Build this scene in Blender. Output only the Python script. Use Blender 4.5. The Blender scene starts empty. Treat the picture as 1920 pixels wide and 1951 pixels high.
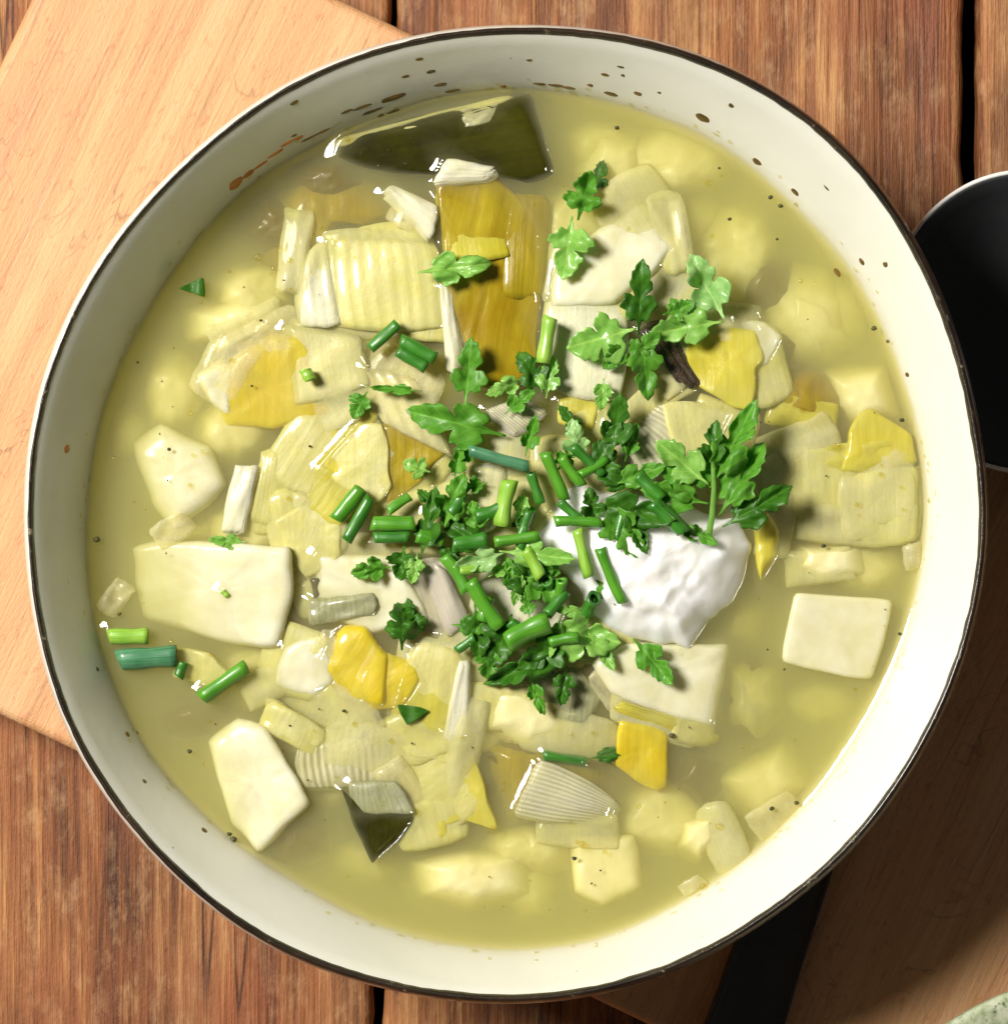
import bpy, bmesh, math, random
import numpy as np
from mathutils import Vector, noise

# ------------------------------------------------------------------ camera, light, exposure
SC = bpy.context.scene
COL = SC.collection
D = 0.75                       # camera height above the broth
K = 1e-4                       # metres per photograph pixel at broth level
CX, CY = 960.0, 975.5
cam_d = bpy.data.cameras.new('camera')
cam = bpy.data.objects.new('camera', cam_d)
COL.objects.link(cam)
cam.location = (0, 0, D)
cam_d.sensor_fit = 'HORIZONTAL'
cam_d.sensor_width = 36
cam_d.lens = 36 * D / (1920 * K)
cam_d.clip_start = 0.02
cam_d.clip_end = 50
SC.camera = cam

world = bpy.data.worlds.new('World')
SC.world = world
world.use_nodes = True
world.node_tree.nodes['Background'].inputs[0].default_value = (1.0, 0.97, 0.92, 1)
world.node_tree.nodes['Background'].inputs[1].default_value = 0.05

def area(name, az, el, dist, size, watts, color):
    ld = bpy.data.lights.new(name, 'AREA')
    ld.shape = 'DISK'; ld.size = size; ld.energy = watts; ld.color = color
    o = bpy.data.objects.new(name, ld)
    COL.objects.link(o)
    a, e = math.radians(az), math.radians(el)
    d = Vector((math.cos(e) * math.cos(a), math.cos(e) * math.sin(a), math.sin(e)))
    o.location = d * dist
    o.rotation_euler = d.to_track_quat('Z', 'Y').to_euler()
    return o
area('window_light', 152, 51, 1.3, 0.40, 29.5, (1.0, 0.965, 0.90))

SC.view_settings.view_transform = 'Standard'
SC.view_settings.look = 'None'
SC.view_settings.exposure = 0.0
SC.view_settings.gamma = 1
cy = SC.cycles
cy.use_denoising = True
cy.max_bounces = 18
cy.diffuse_bounces = 4
cy.glossy_bounces = 3
cy.transmission_bounces = 4
cy.volume_bounces = 14
cy.transparent_max_bounces = 16
cy.caustics_reflective = False
cy.caustics_refractive = False
cy.sample_clamp_indirect = 4.0

# ------------------------------------------------------------------ helpers
R = random.Random(11)

def P(px, py, z=0.0):
    """photograph pixel -> point at height z (metres)"""
    s = (D - z) / D * K
    return Vector(((px - CX) * s, -(py - CY) * s, z))

def lin(r, g, b):
    f = lambda c: (c / 255 / 12.92) if c / 255 <= .04045 else ((c / 255 + .055) / 1.055) ** 2.4
    return (f(r), f(g), f(b), 1.0)

def mesh_obj(name, verts, faces, mat=None, parent=None, smooth=True, uvs=None):
    me = bpy.data.meshes.new(name)
    me.from_pydata([tuple(v) for v in verts], [], faces)
    if mat: me.materials.append(mat)
    if smooth: me.polygons.foreach_set('use_smooth', [True] * len(me.polygons))
    if uvs is not None:
        ul = me.uv_layers.new(name='UVMap')
        vi = np.empty(len(me.loops), dtype=np.int32)
        me.loops.foreach_get('vertex_index', vi)
        ul.data.foreach_set('uv', np.asarray(uvs, dtype=np.float32)[vi].ravel())
    me.update()
    o = bpy.data.objects.new(name, me)
    COL.objects.link(o)
    if parent: o.parent = parent
    return o

def tag(o, label=None, cat=None, group=None, kind=None):
    if label: o['label'] = label
    if cat: o['category'] = cat
    if group: o['group'] = group
    if kind: o['kind'] = kind
    return o

def empty(name, loc=(0, 0, 0)):
    o = bpy.data.objects.new(name, None)
    o.empty_display_size = 0.01
    o.location = loc
    COL.objects.link(o)
    return o

def child(o, root):
    o.parent = root
    o.location = o.location - root.location
    return o

def nz(v, s, seed=0.0):
    return noise.noise(Vector((v[0] * s + seed, v[1] * s - seed * 1.7, v[2] * s + seed * .3)))

# ------------------------------------------------------------------ material helpers
class NT:
    def __init__(self, name):
        self.m = bpy.data.materials.new(name)
        self.m.use_nodes = True
        self.t = self.m.node_tree
        self.b = self.t.nodes['Principled BSDF']
        self.out = self.t.nodes['Material Output']
    def n(self, typ, **kw):
        nd = self.t.nodes.new(typ)
        for k, v in kw.items():
            if isinstance(k, str) and hasattr(nd, k): setattr(nd, k, v)
            else: nd.inputs[k.replace('_', ' ')].default_value = v
        return nd
    def l(self, a, b): self.t.links.new(a, b)
    def set(self, **kw):
        for k, v in kw.items(): self.b.inputs[k.replace('_', ' ')].default_value = v
    def coords(self, kind='Object', scale=(1, 1, 1), rot=(0, 0, 0), jitter=False):
        tc = self.n('ShaderNodeTexCoord'); mp = self.n('ShaderNodeMapping')
        mp.inputs['Scale'].default_value = scale
        mp.inputs['Rotation'].default_value = rot
        src = tc.outputs[kind]
        self.l(src, mp.inputs['Vector'])
        if jitter:
            oi = self.n('ShaderNodeObjectInfo'); mm = self.n('ShaderNodeMath', operation='MULTIPLY')
            self.l(oi.outputs['Random'], mm.inputs[0]); mm.inputs[1].default_value = 37.0
            cb = self.n('ShaderNodeCombineXYZ'); self.l(mm.outputs[0], cb.inputs[0]); self.l(mm.outputs[0], cb.inputs[1])
            self.l(cb.outputs[0], mp.inputs['Location'])
        return mp.outputs[0]
    def noise(self, vec, scale, detail=3, rough=.55, dist=0.0):
        nd = self.n('ShaderNodeTexNoise')
        nd.inputs['Scale'].default_value = scale; nd.inputs['Detail'].default_value = detail
        nd.inputs['Roughness'].default_value = rough; nd.inputs['Distortion'].default_value = dist
        self.l(vec, nd.inputs['Vector'])
        return nd.outputs['Fac']
    def ramp(self, fac, stops, interp='LINEAR'):
        nd = self.n('ShaderNodeValToRGB')
        cr = nd.color_ramp; cr.interpolation = interp
        while len(cr.elements) < len(stops): cr.elements.new(.5)
        for e, (p, c) in zip(cr.elements, stops):
            e.position = p; e.color = c if len(c) == 4 else (*c, 1)
        self.l(fac, nd.inputs[0])
        return nd.outputs[0]
    def mix(self, fac, a, b, mode='MIX'):
        nd = self.n('ShaderNodeMix', data_type='RGBA', blend_type=mode)
        for s, v in ((nd.inputs[0], fac), (nd.inputs[6], a), (nd.inputs[7], b)):
            if hasattr(v, 'links'): self.l(v, s)
            else: s.default_value = v
        return nd.outputs[2]
    def math(self, op, a, b=0.0):
        nd = self.n('ShaderNodeMath', operation=op)
        for s, v in ((nd.inputs[0], a), (nd.inputs[1], b)):
            if hasattr(v, 'links'): self.l(v, s)
            else: s.default_value = v
        return nd.outputs[0]
    def bump(self, h, dist, strength=1.0, normal=None):
        nd = self.n('ShaderNodeBump')
        nd.inputs['Distance'].default_value = dist; nd.inputs['Strength'].default_value = strength
        self.l(h, nd.inputs['Height'])
        if normal is not None: self.l(normal, nd.inputs['Normal'])
        return nd.outputs[0]
    def base(self, c): self.l(c, self.b.inputs['Base Color'])
    def normal(self, n): self.l(n, self.b.inputs['Normal'])

G = lambda v: (v, v, v, 1)

def soft_food(name, c1, c2, sss=.6, rad=.002, rough=.35, coat=.35, alpha=1.0, ns=180, stripes=None, fleck=None, bumpd=.00025, tl=0.0):
    """boiled vegetable flesh: two tones, wet film, soft light through it"""
    t = NT(name)
    v = t.coords('Object', jitter=True)
    f = t.noise(v, ns, 4, .6)
    col = t.ramp(f, [(.35, c1), (.68, c2)])
    big = t.noise(v, ns * .28, 2)
    col = t.mix(t.ramp(big, [(.4, G(0)), (.7, G(.35))]), col, c2)
    nrm = t.bump(t.noise(v, ns * 2.4, 5, .65), bumpd)
    if stripes:
        n_st, amt, dark = stripes[:3]; reg = stripes[3] if len(stripes) > 3 else .3
        uv = t.n('ShaderNodeTexCoord').outputs['UV']
        sep = t.n('ShaderNodeSeparateXYZ'); t.l(uv, sep.inputs[0])
        wob = t.noise(v, 160, 2)
        ph = t.math('ADD', t.math('MULTIPLY', sep.outputs[0], n_st * 6.283), t.math('MULTIPLY', wob, 6.0 if reg < .5 else 2.0))
        s = t.math('ADD', t.math('MULTIPLY', t.math('SINE', ph), .5), .5)
        mp = t.n('ShaderNodeMapping'); mp.inputs['Scale'].default_value = (n_st * 3.0, .9, 1); t.l(uv, mp.inputs[0])
        s2 = t.noise(mp.outputs[0], 1.0, 4, .65)
        fib = t.math('ADD', t.math('MULTIPLY', s, reg), t.ramp(s2, [(.35, G(0)), (.65, G(1.0 if reg < .5 else .4))]))
        col = t.mix(t.math('MULTIPLY', fib, amt), col, dark)
        nrm = t.bump(fib, .00004 if reg < .5 else .00012, .7, nrm)
    if fleck:
        vz = t.n('ShaderNodeTexVoronoi'); vz.inputs['Scale'].default_value = 140; t.l(v, vz.inputs['Vector'])
        col = t.mix(t.ramp(vz.outputs['Distance'], [(.05, G(.8)), (.13, G(0))]), col, fleck)
    t.base(col)
    t.normal(nrm)
    t.set(Roughness=rough, Coat_Weight=coat, Coat_Roughness=.08, Subsurface_Weight=sss, Subsurface_Scale=rad, IOR=1.38)
    t.b.inputs['Subsurface Radius'].default_value = (1.0, .85, .45)
    if tl or alpha < 1:
        sh = t.b.outputs[0]
        if tl:
            tr = t.n('ShaderNodeBsdfTranslucent'); t.l(col, tr.inputs[0])
            ms = t.n('ShaderNodeMixShader'); ms.inputs[0].default_value = tl
            t.l(sh, ms.inputs[1]); t.l(tr.outputs[0], ms.inputs[2]); sh = ms.outputs[0]
        if alpha < 1:
            tp = t.n('ShaderNodeBsdfTransparent'); tp.inputs[0].default_value = (1, .98, .85, 1)
            ms = t.n('ShaderNodeMixShader')
            lw = t.n('ShaderNodeLayerWeight'); lw.inputs['Blend'].default_value = .5
            fc = t.math('POWER', lw.outputs['Facing'], 2.0)
            af = t.math('ADD', t.ramp(f, [(.3, G(min(1, max(0, alpha - .14)))), (.7, G(min(1, alpha + .14)))]), t.math('MULTIPLY', fc, .55))
            af = t.math('MINIMUM', af, 1.0)
            t.l(af, ms.inputs[0])
            t.l(tp.outputs[0], ms.inputs[1]); t.l(sh, ms.inputs[2]); sh = ms.outputs[0]
        t.l(sh, t.out.inputs['Surface'])
    return t.m

M = {}
M['potato'] = soft_food('potato', lin(228, 224, 196), lin(216, 210, 166), sss=.5, rad=.004, ns=150, coat=.45, bumpd=.00012)
M['potato_deep'] = soft_food('potato_deep', lin(236, 228, 180), lin(226, 216, 150), sss=.3, rad=.004, ns=90, coat=.1)
M['leek_white'] = soft_food('leek_white', lin(252, 248, 230), lin(240, 236, 196), sss=.2, rad=.0008, tl=.06, stripes=(12, .12, lin(206, 196, 130)), coat=.6, alpha=.72)
M['leek_pale'] = soft_food('leek_pale', lin(248, 244, 186), lin(236, 228, 140), sss=.2, rad=.001, tl=.06, stripes=(10, .2, lin(206, 194, 90)), coat=.6, alpha=.62)
M['leek_clear'] = soft_food('leek_clear', lin(250, 248, 214), lin(234, 230, 164), sss=.1, rad=.001, tl=.08, stripes=(14, .22, lin(196, 190, 116)), coat=.6, alpha=.42)
M['leek_yellow'] = soft_food('leek_yellow', lin(240, 232, 120), lin(224, 208, 50), sss=.3, rad=.003, tl=.05, coat=.6, ns=60, alpha=.72, stripes=(8, .2, lin(196, 174, 30)))
M['leek_bright'] = soft_food('leek_bright', lin(242, 228, 90), lin(232, 204, 22), sss=.5, rad=.003, coat=1, ns=80, alpha=.74, stripes=(7, .25, lin(210, 170, 16)))
M['leek_amber'] = soft_food('leek_amber', lin(220, 202, 56), lin(170, 138, 6), sss=.2, rad=.003, tl=.06, coat=.7, ns=46, rough=.3, alpha=.74, stripes=(6, .35, lin(116, 88, 2)))
M['shade_brown'] = soft_food('shade_brown', lin(112, 90, 4), lin(78, 62, 2), sss=0, coat=.3, ns=46, rough=.4)  # shade in the gaps between soup pieces, put into the colour
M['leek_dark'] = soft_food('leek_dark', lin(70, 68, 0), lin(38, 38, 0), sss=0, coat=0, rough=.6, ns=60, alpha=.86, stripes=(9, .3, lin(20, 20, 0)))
M['leek_dark'].node_tree.nodes['Principled BSDF'].inputs['Specular IOR Level'].default_value = .12
M['leek_grey'] = soft_food('leek_grey', lin(190, 190, 156), lin(164, 164, 116), sss=.1, rad=.001, coat=.7, stripes=(11, .35, lin(100, 98, 56)), alpha=.9)
M['leek_ribbed'] = soft_food('leek_ribbed', lin(244, 240, 214), lin(226, 220, 176), sss=.1, rad=.001, tl=.08, stripes=(13, .5, lin(150, 144, 96), .9), coat=.6, alpha=.78)
M['leek_film'] = soft_food('leek_film', lin(252, 250, 230), lin(244, 238, 190), sss=0, tl=.1, coat=1.0, alpha=.24, ns=300, rough=.15)
M['onion'] = soft_food('onion', lin(240, 232, 222), lin(222, 214, 190), sss=.2, rad=.001, tl=.08, coat=1.0, stripes=(11, .3, lin(160, 146, 136)), alpha=.6)
M['dark_leek'] = soft_food('dark_leek', lin(36, 26, 16), lin(12, 9, 10), sss=0, coat=1.0, ns=260, rough=.25, stripes=(6, .35, lin(110, 84, 44)), bumpd=.0008)

def herb(name, c1, c2, tl=.42, sheen=.12):
    t = NT(name)
    v = t.coords('Object', jitter=True)
    f = t.noise(v, 420, 4, .6)
    col = t.ramp(f, [(.3, c1), (.7, c2)])
    uv = t.n('ShaderNodeTexCoord').outputs['UV']
    sep = t.n('ShaderNodeSeparateXYZ'); t.l(uv, sep.inputs[0])
    # radiating veins (uv.x = angle, uv.y = distance from the leaf base)
    ay = t.math('ABSOLUTE', sep.outputs[1])
    s = t.math('SINE', t.math('MULTIPLY', t.math('SUBTRACT', sep.outputs[0], t.math('MULTIPLY', ay, .8)), 46.0))
    mid = t.ramp(ay, [(.0, G(1)), (.03, G(0))])
    vein = t.math('MAXIMUM', t.ramp(s, [(.88, G(0)), (1.0, G(.16))]), t.math('MULTIPLY', mid, .35))
    col = t.mix(vein, col, (min(1, c2[0] * 2 + .05), min(1, c2[1] * 1.6 + .06), c2[2] * 1.8 + .02, 1))
    t.base(col)
    n1 = t.bump(s, .00004, .5)
    t.normal(t.bump(t.noise(v, 900, 4, .6), .00012, .8, n1))
    t.set(Roughness=.46, Coat_Weight=sheen, Coat_Roughness=.15, IOR=1.4)
    tr = t.n('ShaderNodeBsdfTranslucent')
    t.l(t.mix(1.0, col, (1.0, 1.25, .35, 1), 'MULTIPLY'), tr.inputs[0])
    ms = t.n('ShaderNodeMixShader'); ms.inputs[0].default_value = tl
    t.l(t.b.outputs[0], ms.inputs[1]); t.l(tr.outputs[0], ms.inputs[2])
    t.l(ms.outputs[0], t.out.inputs['Surface'])
    return t.m
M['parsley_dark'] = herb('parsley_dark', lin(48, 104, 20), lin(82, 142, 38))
M['parsley'] = herb('parsley', lin(82, 150, 36), lin(118, 182, 62))
M['parsley_light'] = herb('parsley_light', lin(132, 190, 76), lin(172, 216, 112), sheen=.5)
M['parsley_pale'] = herb('parsley_pale', lin(146, 196, 110), lin(190, 222, 150), sheen=.5)

def chive_mat(name, c1, c2):
    t = NT(name)
    uv = t.coords('UV', scale=(30, 1.2, 1))
    f = t.noise(uv, 1.0, 3, .6)
    v = t.coords('Object', jitter=True)
    col = t.ramp(t.math('ADD', t.math('MULTIPLY', f, .6), t.math('MULTIPLY', t.noise(v, 200, 2), .4)), [(.35, c1), (.62, c2)])
    t.base(col)
    t.normal(t.bump(f, .00015, .7))
    t.set(Roughness=.36, Coat_Weight=.35, Coat_Roughness=.12, Subsurface_Weight=.25, Subsurface_Scale=.0012)
    t.b.inputs['Subsurface Radius'].default_value = (.5, 1, .2)
    return t.m
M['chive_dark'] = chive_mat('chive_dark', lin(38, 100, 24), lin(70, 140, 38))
M['chive'] = chive_mat('chive', lin(62, 130, 24), lin(96, 162, 40))
M['chive_light'] = chive_mat('chive_light', lin(116, 170, 40), lin(160, 200, 80))
M['chive_blue'] = chive_mat('chive_blue', lin(48, 110, 70), lin(96, 150, 110))

# cream
t = NT('cream')
v = t.coords('Object')
t.base(t.ramp(t.noise(v, 160, 3), [(.3, lin(243, 240, 232)), (.7, lin(250, 249, 246))]))
t.normal(t.bump(t.noise(v, 400, 3, .5), .00014, .5))
t.set(Roughness=.5, Coat_Weight=.15, Coat_Roughness=.2, Subsurface_Weight=.7, Subsurface_Scale=.004)
t.b.inputs['Subsurface Radius'].default_value = (1, .95, .85)
M['cream'] = t.m

# bowl glaze
t = NT('bowl_glaze')
v = t.coords('Object')
c = t.ramp(t.noise(v, 22, 4, .6), [(.3, lin(224, 222, 208)), (.7, lin(234, 232, 220))])
vz = t.n('ShaderNodeTexVoronoi'); vz.inputs['Scale'].default_value = 210; vz.inputs['Randomness'].default_value = 1
t.l(v, vz.inputs['Vector'])
sp = t.math('MULTIPLY', t.ramp(vz.outputs['Distance'], [(.035, G(.7)), (.075, G(0))]), t.ramp(t.noise(v, 30, 2), [(.5, G(0)), (.6, G(1))]))
c = t.mix(sp, c, lin(120, 110, 70))
sz = t.n('ShaderNodeSeparateXYZ'); t.l(v, sz.inputs[0])
hz = t.math('ADD', sz.outputs[2], t.math('MULTIPLY', t.noise(v, 70, 4, .6), .004))
c = t.mix(t.ramp(t.math('MULTIPLY', t.math('SUBTRACT', hz, .040), 100.0), [(.36, G(.55)), (.5, G(.16)), (.75, G(0))]), c, lin(206, 192, 110))
t.base(c)
t.normal(t.bump(t.noise(v, 90, 3), .0004, .35))
t.set(Roughness=.28, Coat_Weight=.3, Coat_Roughness=.1, IOR=1.5)
M['glaze'] = t.m
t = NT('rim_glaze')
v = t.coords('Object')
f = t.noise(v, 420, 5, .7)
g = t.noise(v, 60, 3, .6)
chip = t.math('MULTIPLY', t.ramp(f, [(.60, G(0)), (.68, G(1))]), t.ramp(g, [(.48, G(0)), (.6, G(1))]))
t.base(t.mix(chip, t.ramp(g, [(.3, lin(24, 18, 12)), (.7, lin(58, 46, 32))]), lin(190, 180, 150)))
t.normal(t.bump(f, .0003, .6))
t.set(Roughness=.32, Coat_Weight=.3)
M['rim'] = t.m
t = NT('sauce_stain')
v = t.coords('Object')
t.base(t.ramp(t.noise(v, 300, 3), [(.35, lin(78, 62, 22)), (.7, lin(128, 96, 40))]))
t.set(Roughness=.4, Coat_Weight=.3)
M['stain'] = t.m
t = NT('tomato_stain'); t.base(t.ramp(t.noise(t.coords('Object'), 300, 3), [(.3, lin(176, 92, 20)), (.7, lin(206, 130, 40))])); t.set(Roughness=.4)
M['stain_orange'] = t.m
t = NT('pepper'); t.base(t.ramp(t.noise(t.coords('Object'), 500, 3), [(.3, lin(40, 38, 18)), (.7, lin(86, 84, 34))])); t.set(Roughness=.6)
M['pepper'] = t.m

# broth: film surface + scattering, absorbing liquid
t = NT('broth_liquid')
t.t.nodes.remove(t.b)
lw = t.n('ShaderNodeLayerWeight'); lw.inputs['Blend'].default_value = .5
v = t.coords('Object')
bn = t.bump(t.noise(v, 130, 3, .5), .0005, .25)
t.l(bn, lw.inputs['Normal'])
fres = t.math('ADD', t.math('MULTIPLY', t.math('POWER', lw.outputs['Facing'], 5.0), .96), .034)
gl = t.n('ShaderNodeBsdfAnisotropic'); gl.inputs['Roughness'].default_value = .05; t.l(bn, gl.inputs['Normal'])
tp = t.n('ShaderNodeBsdfTransparent')
ms = t.n('ShaderNodeMixShader'); t.l(fres, ms.inputs[0]); t.l(tp.outputs[0], ms.inputs[1]); t.l(gl.outputs[0], ms.inputs[2])
t.l(ms.outputs[0], t.out.inputs['Surface'])
vs = t.n('ShaderNodeVolumeScatter'); vs.inputs['Color'].default_value = (.97, .94, .70, 1); vs.inputs['Density'].default_value = 235; vs.inputs['Anisotropy'].default_value = .25
va = t.n('ShaderNodeVolumeAbsorption'); va.inputs['Color'].default_value = (.866, .852, .36, 1); va.inputs['Density'].default_value = 195
ad = t.n('ShaderNodeAddShader'); t.l(vs.outputs[0], ad.inputs[0]); t.l(va.outputs[0], ad.inputs[1])
t.l(ad.outputs[0], t.out.inputs['Volume'])
M['broth'] = t.m
t = NT('liquid_film')
t.t.nodes.remove(t.b)
lw = t.n('ShaderNodeLayerWeight'); lw.inputs['Blend'].default_value = .5
fres = t.math('ADD', t.math('MULTIPLY', t.math('POWER', lw.outputs['Facing'], 5.0), .96), .04)
gl = t.n('ShaderNodeBsdfAnisotropic'); gl.inputs['Roughness'].default_value = .08
tp = t.n('ShaderNodeBsdfTransparent'); tp.inputs[0].default_value = (.98, .95, .75, 1)
ms = t.n('ShaderNodeMixShader'); t.l(fres, ms.inputs[0]); t.l(tp.outputs[0], ms.inputs[1]); t.l(gl.outputs[0], ms.inputs[2])
t.l(ms.outputs[0], t.out.inputs['Surface'])
M['film'] = t.m

def wood(name, cols, fine, ridge, rough=.55, rot=0.0, red=None, crack=.0, knots=True):
    t = NT(name)
    v = t.coords('Object', scale=(1, .035, 1), rot=(0, 0, rot), jitter=True)
    vm = t.coords('Object', scale=(1, .09, 1), rot=(0, 0, rot), jitter=True)
    vb = t.coords('Object', scale=(1, .45, 1), rot=(0, 0, rot), jitter=True)
    a = t.noise(v, 170, 6, .68, .6)
    b = t.noise(v, fine, 4, .6, .2)
    c = t.noise(vm, 60, 4, .6, 1.0)
    mixf = t.math('ADD', t.math('MULTIPLY', a, .5), t.math('ADD', t.math('MULTIPLY', b, .22), t.math('MULTIPLY', c, .28)))
    n = len(cols)
    col = t.ramp(mixf, [(.40 + .20 * i / (n - 1), cc) for i, cc in enumerate(cols)])
    if not rot:
        dk = t.ramp(t.noise(v, 36, 3, .6, .8), [(.54, G(0)), (.7, G(.45))])
        col = t.mix(dk, col, tuple(x * .5 for x in cols[0][:3]) + (1,))
        bl = t.ramp(t.noise(vb, 90, 5, .7, .6), [(.45, G(0)), (.7, G(.4))])
        col = t.mix(bl, col, tuple(x * .8 for x in cols[0][:3]) + (1,))
        bl2 = t.ramp(t.noise(vb, 230, 4, .7), [(.5, G(0)), (.7, G(.4))])
        col = t.mix(bl2, col, lin(206, 164, 116))
        lt = t.ramp(t.noise(vm, 26, 3, .6), [(.55, G(0)), (.7, G(.5))])
        col = t.mix(lt, col, cols[-1])
        vk = t.n('ShaderNodeTexVoronoi'); vk.inputs['Scale'].default_value = 17
        kv = t.coords('Object', scale=(1, .55, 1), jitter=True)
        kd = t.n('ShaderNodeVectorMath', operation='ADD'); t.l(kv, kd.inputs[0])
        kn = t.n('ShaderNodeTexNoise'); kn.inputs['Scale'].default_value = 160; t.l(kv, kn.inputs['Vector'])
        ks = t.n('ShaderNodeVectorMath', operation='SCALE'); t.l(kn.outputs['Color'], ks.inputs[0]); ks.inputs['Scale'].default_value = .008
        t.l(ks.outputs[0], kd.inputs[1]); t.l(kd.outputs[0], vk.inputs['Vector'])
        km = t.ramp(vk.outputs['Distance'], [(.05, G(.85)), (.11, G(.5)), (.2, G(0))])
        col = t.mix(km, col, tuple(x * .3 for x in cols[0][:3]) + (1,))
    if red: col = t.mix(t.ramp(t.noise(vb, 42, 4, .6), [(.48, G(0)), (.72, G(.75))]), col, red)
    # fine dark pores and cracks following the grain
    pore = t.ramp(t.noise(v, fine * .8, 3, .7), [(.26, G(1)), (.40, G(0))])
    col = t.mix(t.math('MULTIPLY', pore, .4), col, tuple(x * .28 for x in cols[0][:3]) + (1,))
    if crack:
        cr = t.ramp(t.noise(v, 95, 2, .5, .4), [(.488, G(0)), (.5, G(1)), (.512, G(0))])
        cr = t.math('MULTIPLY', cr, t.ramp(t.noise(vb, 30, 2), [(.5, G(0)), (.62, G(crack))]))
        col = t.mix(cr, col, tuple(x * .12 for x in cols[0][:3]) + (1,))
    if rot:
        vi = t.coords('Object', scale=(1, .5, 1), rot=(0, 0, rot))
        ln = t.ramp(t.noise(vi, 55, 3, .55, 1.2), [(.492, G(0)), (.5, G(.55)), (.508, G(0))])
        ln = t.math('MULTIPLY', ln, t.ramp(t.noise(vi, 48, 3, .6), [(.46, G(0)), (.62, G(1))]))
        col = t.mix(ln, col, tuple(x * .35 for x in cols[0][:3]) + (1,))
        for sc_, rt_ in ((1.0, .5), (1.0, -.9), (1.0, 1.35)):
            kc = t.coords('Object', scale=(1, .02, 1), rot=(0, 0, rot + rt_))
            kn_ = t.ramp(t.noise(kc, 130, 1, .5), [(.622, G(0)), (.63, G(.5)), (.638, G(0))])
            col = t.mix(t.math('MULTIPLY', kn_, t.ramp(t.noise(vi, 70, 3, .6), [(.5, G(0)), (.6, G(1))])), col, tuple(x * .45 for x in cols[0][:3]) + (1,))
        col = t.mix(t.ramp(t.noise(vi, 26, 4, .6), [(.5, G(0)), (.75, G(.35))]), col, lin(236, 196, 154))
        col = t.mix(t.ramp(t.noise(vi, 420, 4, .7), [(.58, G(0)), (.72, G(.5))]), col, lin(176, 96, 62))
    if knots:
        sp = t.noise(vb, 120, 4, .7)
        col = t.mix(t.ramp(sp, [(.66, G(0)), (.76, G(.8))]), col, tuple(x * .3 for x in cols[0][:3]) + (1,))
    t.base(col)
    h = t.math('ADD', t.math('MULTIPLY', b, .6), t.math('MULTIPLY', a, .4))
    nn = t.bump(h, ridge, 1.0)
    t.normal(t.bump(t.noise(vb, 1500, 4, .7), .00025, .7, nn))
    t.set(Roughness=rough, IOR=1.45)
    t.l(t.ramp(a, [(.3, G(rough - .08)), (.7, G(rough + .15))]), t.b.inputs['Roughness'])
    return t.m
M['plank'] = wood('plank_wood', [lin(80, 44, 22), lin(130, 78, 40), lin(166, 108, 62), lin(206, 154, 98)], 900, .0009, red=lin(142, 74, 44), crack=.9)
M['board'] = wood('board_wood', [lin(196, 142, 96), lin(212, 160, 110), lin(219, 170, 120), lin(226, 180, 132)], 1300, .00022, rough=.5, rot=math.radians(90), red=lin(216, 150, 108), knots=True, crack=.35)
t = NT('table_frame_wood'); t.base(t.ramp(t.noise(t.coords('Object'), 60, 3), [(.3, lin(14, 10, 8)), (.7, lin(26, 18, 14))])); t.set(Roughness=.8)
M['under'] = t.m
t = NT('black_metal')
v = t.coords('Object')
t.base(t.ramp(t.noise(v, 60, 3), [(.3, lin(34, 36, 37)), (.7, lin(48, 50, 51))]))
t.normal(t.bump(t.noise(v, 1400, 3), .0001, .3))
t.set(Roughness=.42, IOR=1.5)
M['black'] = t.m
t = NT('rim_highlight_white'); t.base(t.ramp(t.noise(t.coords('Object'), 600, 3), [(.3, lin(236, 234, 228)), (.7, lin(246, 244, 240))])); t.set(Roughness=.3)  # spoon rim highlight put into the base colour
M['edge_highlight'] = t.m
t = NT('speckled_glaze')
v = t.coords('Object')
c = t.ramp(t.noise(v, 130, 5, .7), [(.35, lin(120, 140, 90)), (.5, lin(196, 204, 168)), (.62, lin(226, 222, 204))])
c = t.mix(t.ramp(t.noise(v, 330, 3, .6), [(.6, G(0)), (.68, G(.85))]), c, lin(84, 96, 62))
t.base(c); t.set(Roughness=.35, Coat_Weight=.3)
M['plate'] = t.m

# ------------------------------------------------------------------ setting: table
ZT = -0.060      # table top
ZB = -0.042      # board top
tabletop = empty('tabletop', (0, 0, ZT))
tag(tabletop, kind='structure')
def plank(xl0, xl1, xr0, xr1, seed):
    """plank between two photograph columns (given at y=0 and y=1951), with worn irregular edges"""
    y0, y1 = -3000.0, 5000.0
    ny, nx = 420, 26
    prof = []
    vs = []
    for j in range(ny + 1):
        y = y0 + (y1 - y0) * j / ny
        f = y / 1951.0
        a = xl0 + (xl1 - xl0) * f + 7 * noise.noise(Vector((seed, y * .012, 0))) + 3 * noise.noise(Vector((seed, y * .05, 5)))
        b = xr0 + (xr1 - xr0) * f + 7 * noise.noise(Vector((seed + 9, y * .012, 0))) + 3 * noise.noise(Vector((seed + 9, y * .05, 5)))
        row = [(a + 6, -.018), (a, -.004), (a + 3, -.0016), (a + 9, -.0004)]
        for i in range(nx):
            x = a + 18 + (b - a - 36) * i / (nx - 1)
            row.append((x, .0004 * noise.noise(Vector((x * .01, y * .0016, seed)))))
        row += [(b - 9, -.0004), (b - 3, -.0016), (b, -.004), (b - 6, -.018)]
        for x, z in row:
            p = P(x, y, ZT); vs.append((p.x, p.y, z))
    w = nx + 8
    fs = [(j * w + i, j * w + i + 1, (j + 1) * w + i + 1, (j + 1) * w + i) for j in range(ny) for i in range(w - 1)]
    fs += [((j + 1) * w, (j + 1) * w + w - 1, j * w + w - 1, j * w) for j in range(ny)]
    fs += [tuple(range(w - 1, -1, -1)), tuple(ny * w + i for i in range(w))]
    return mesh_obj('plank', vs, fs, M['plank'], tabletop)
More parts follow.
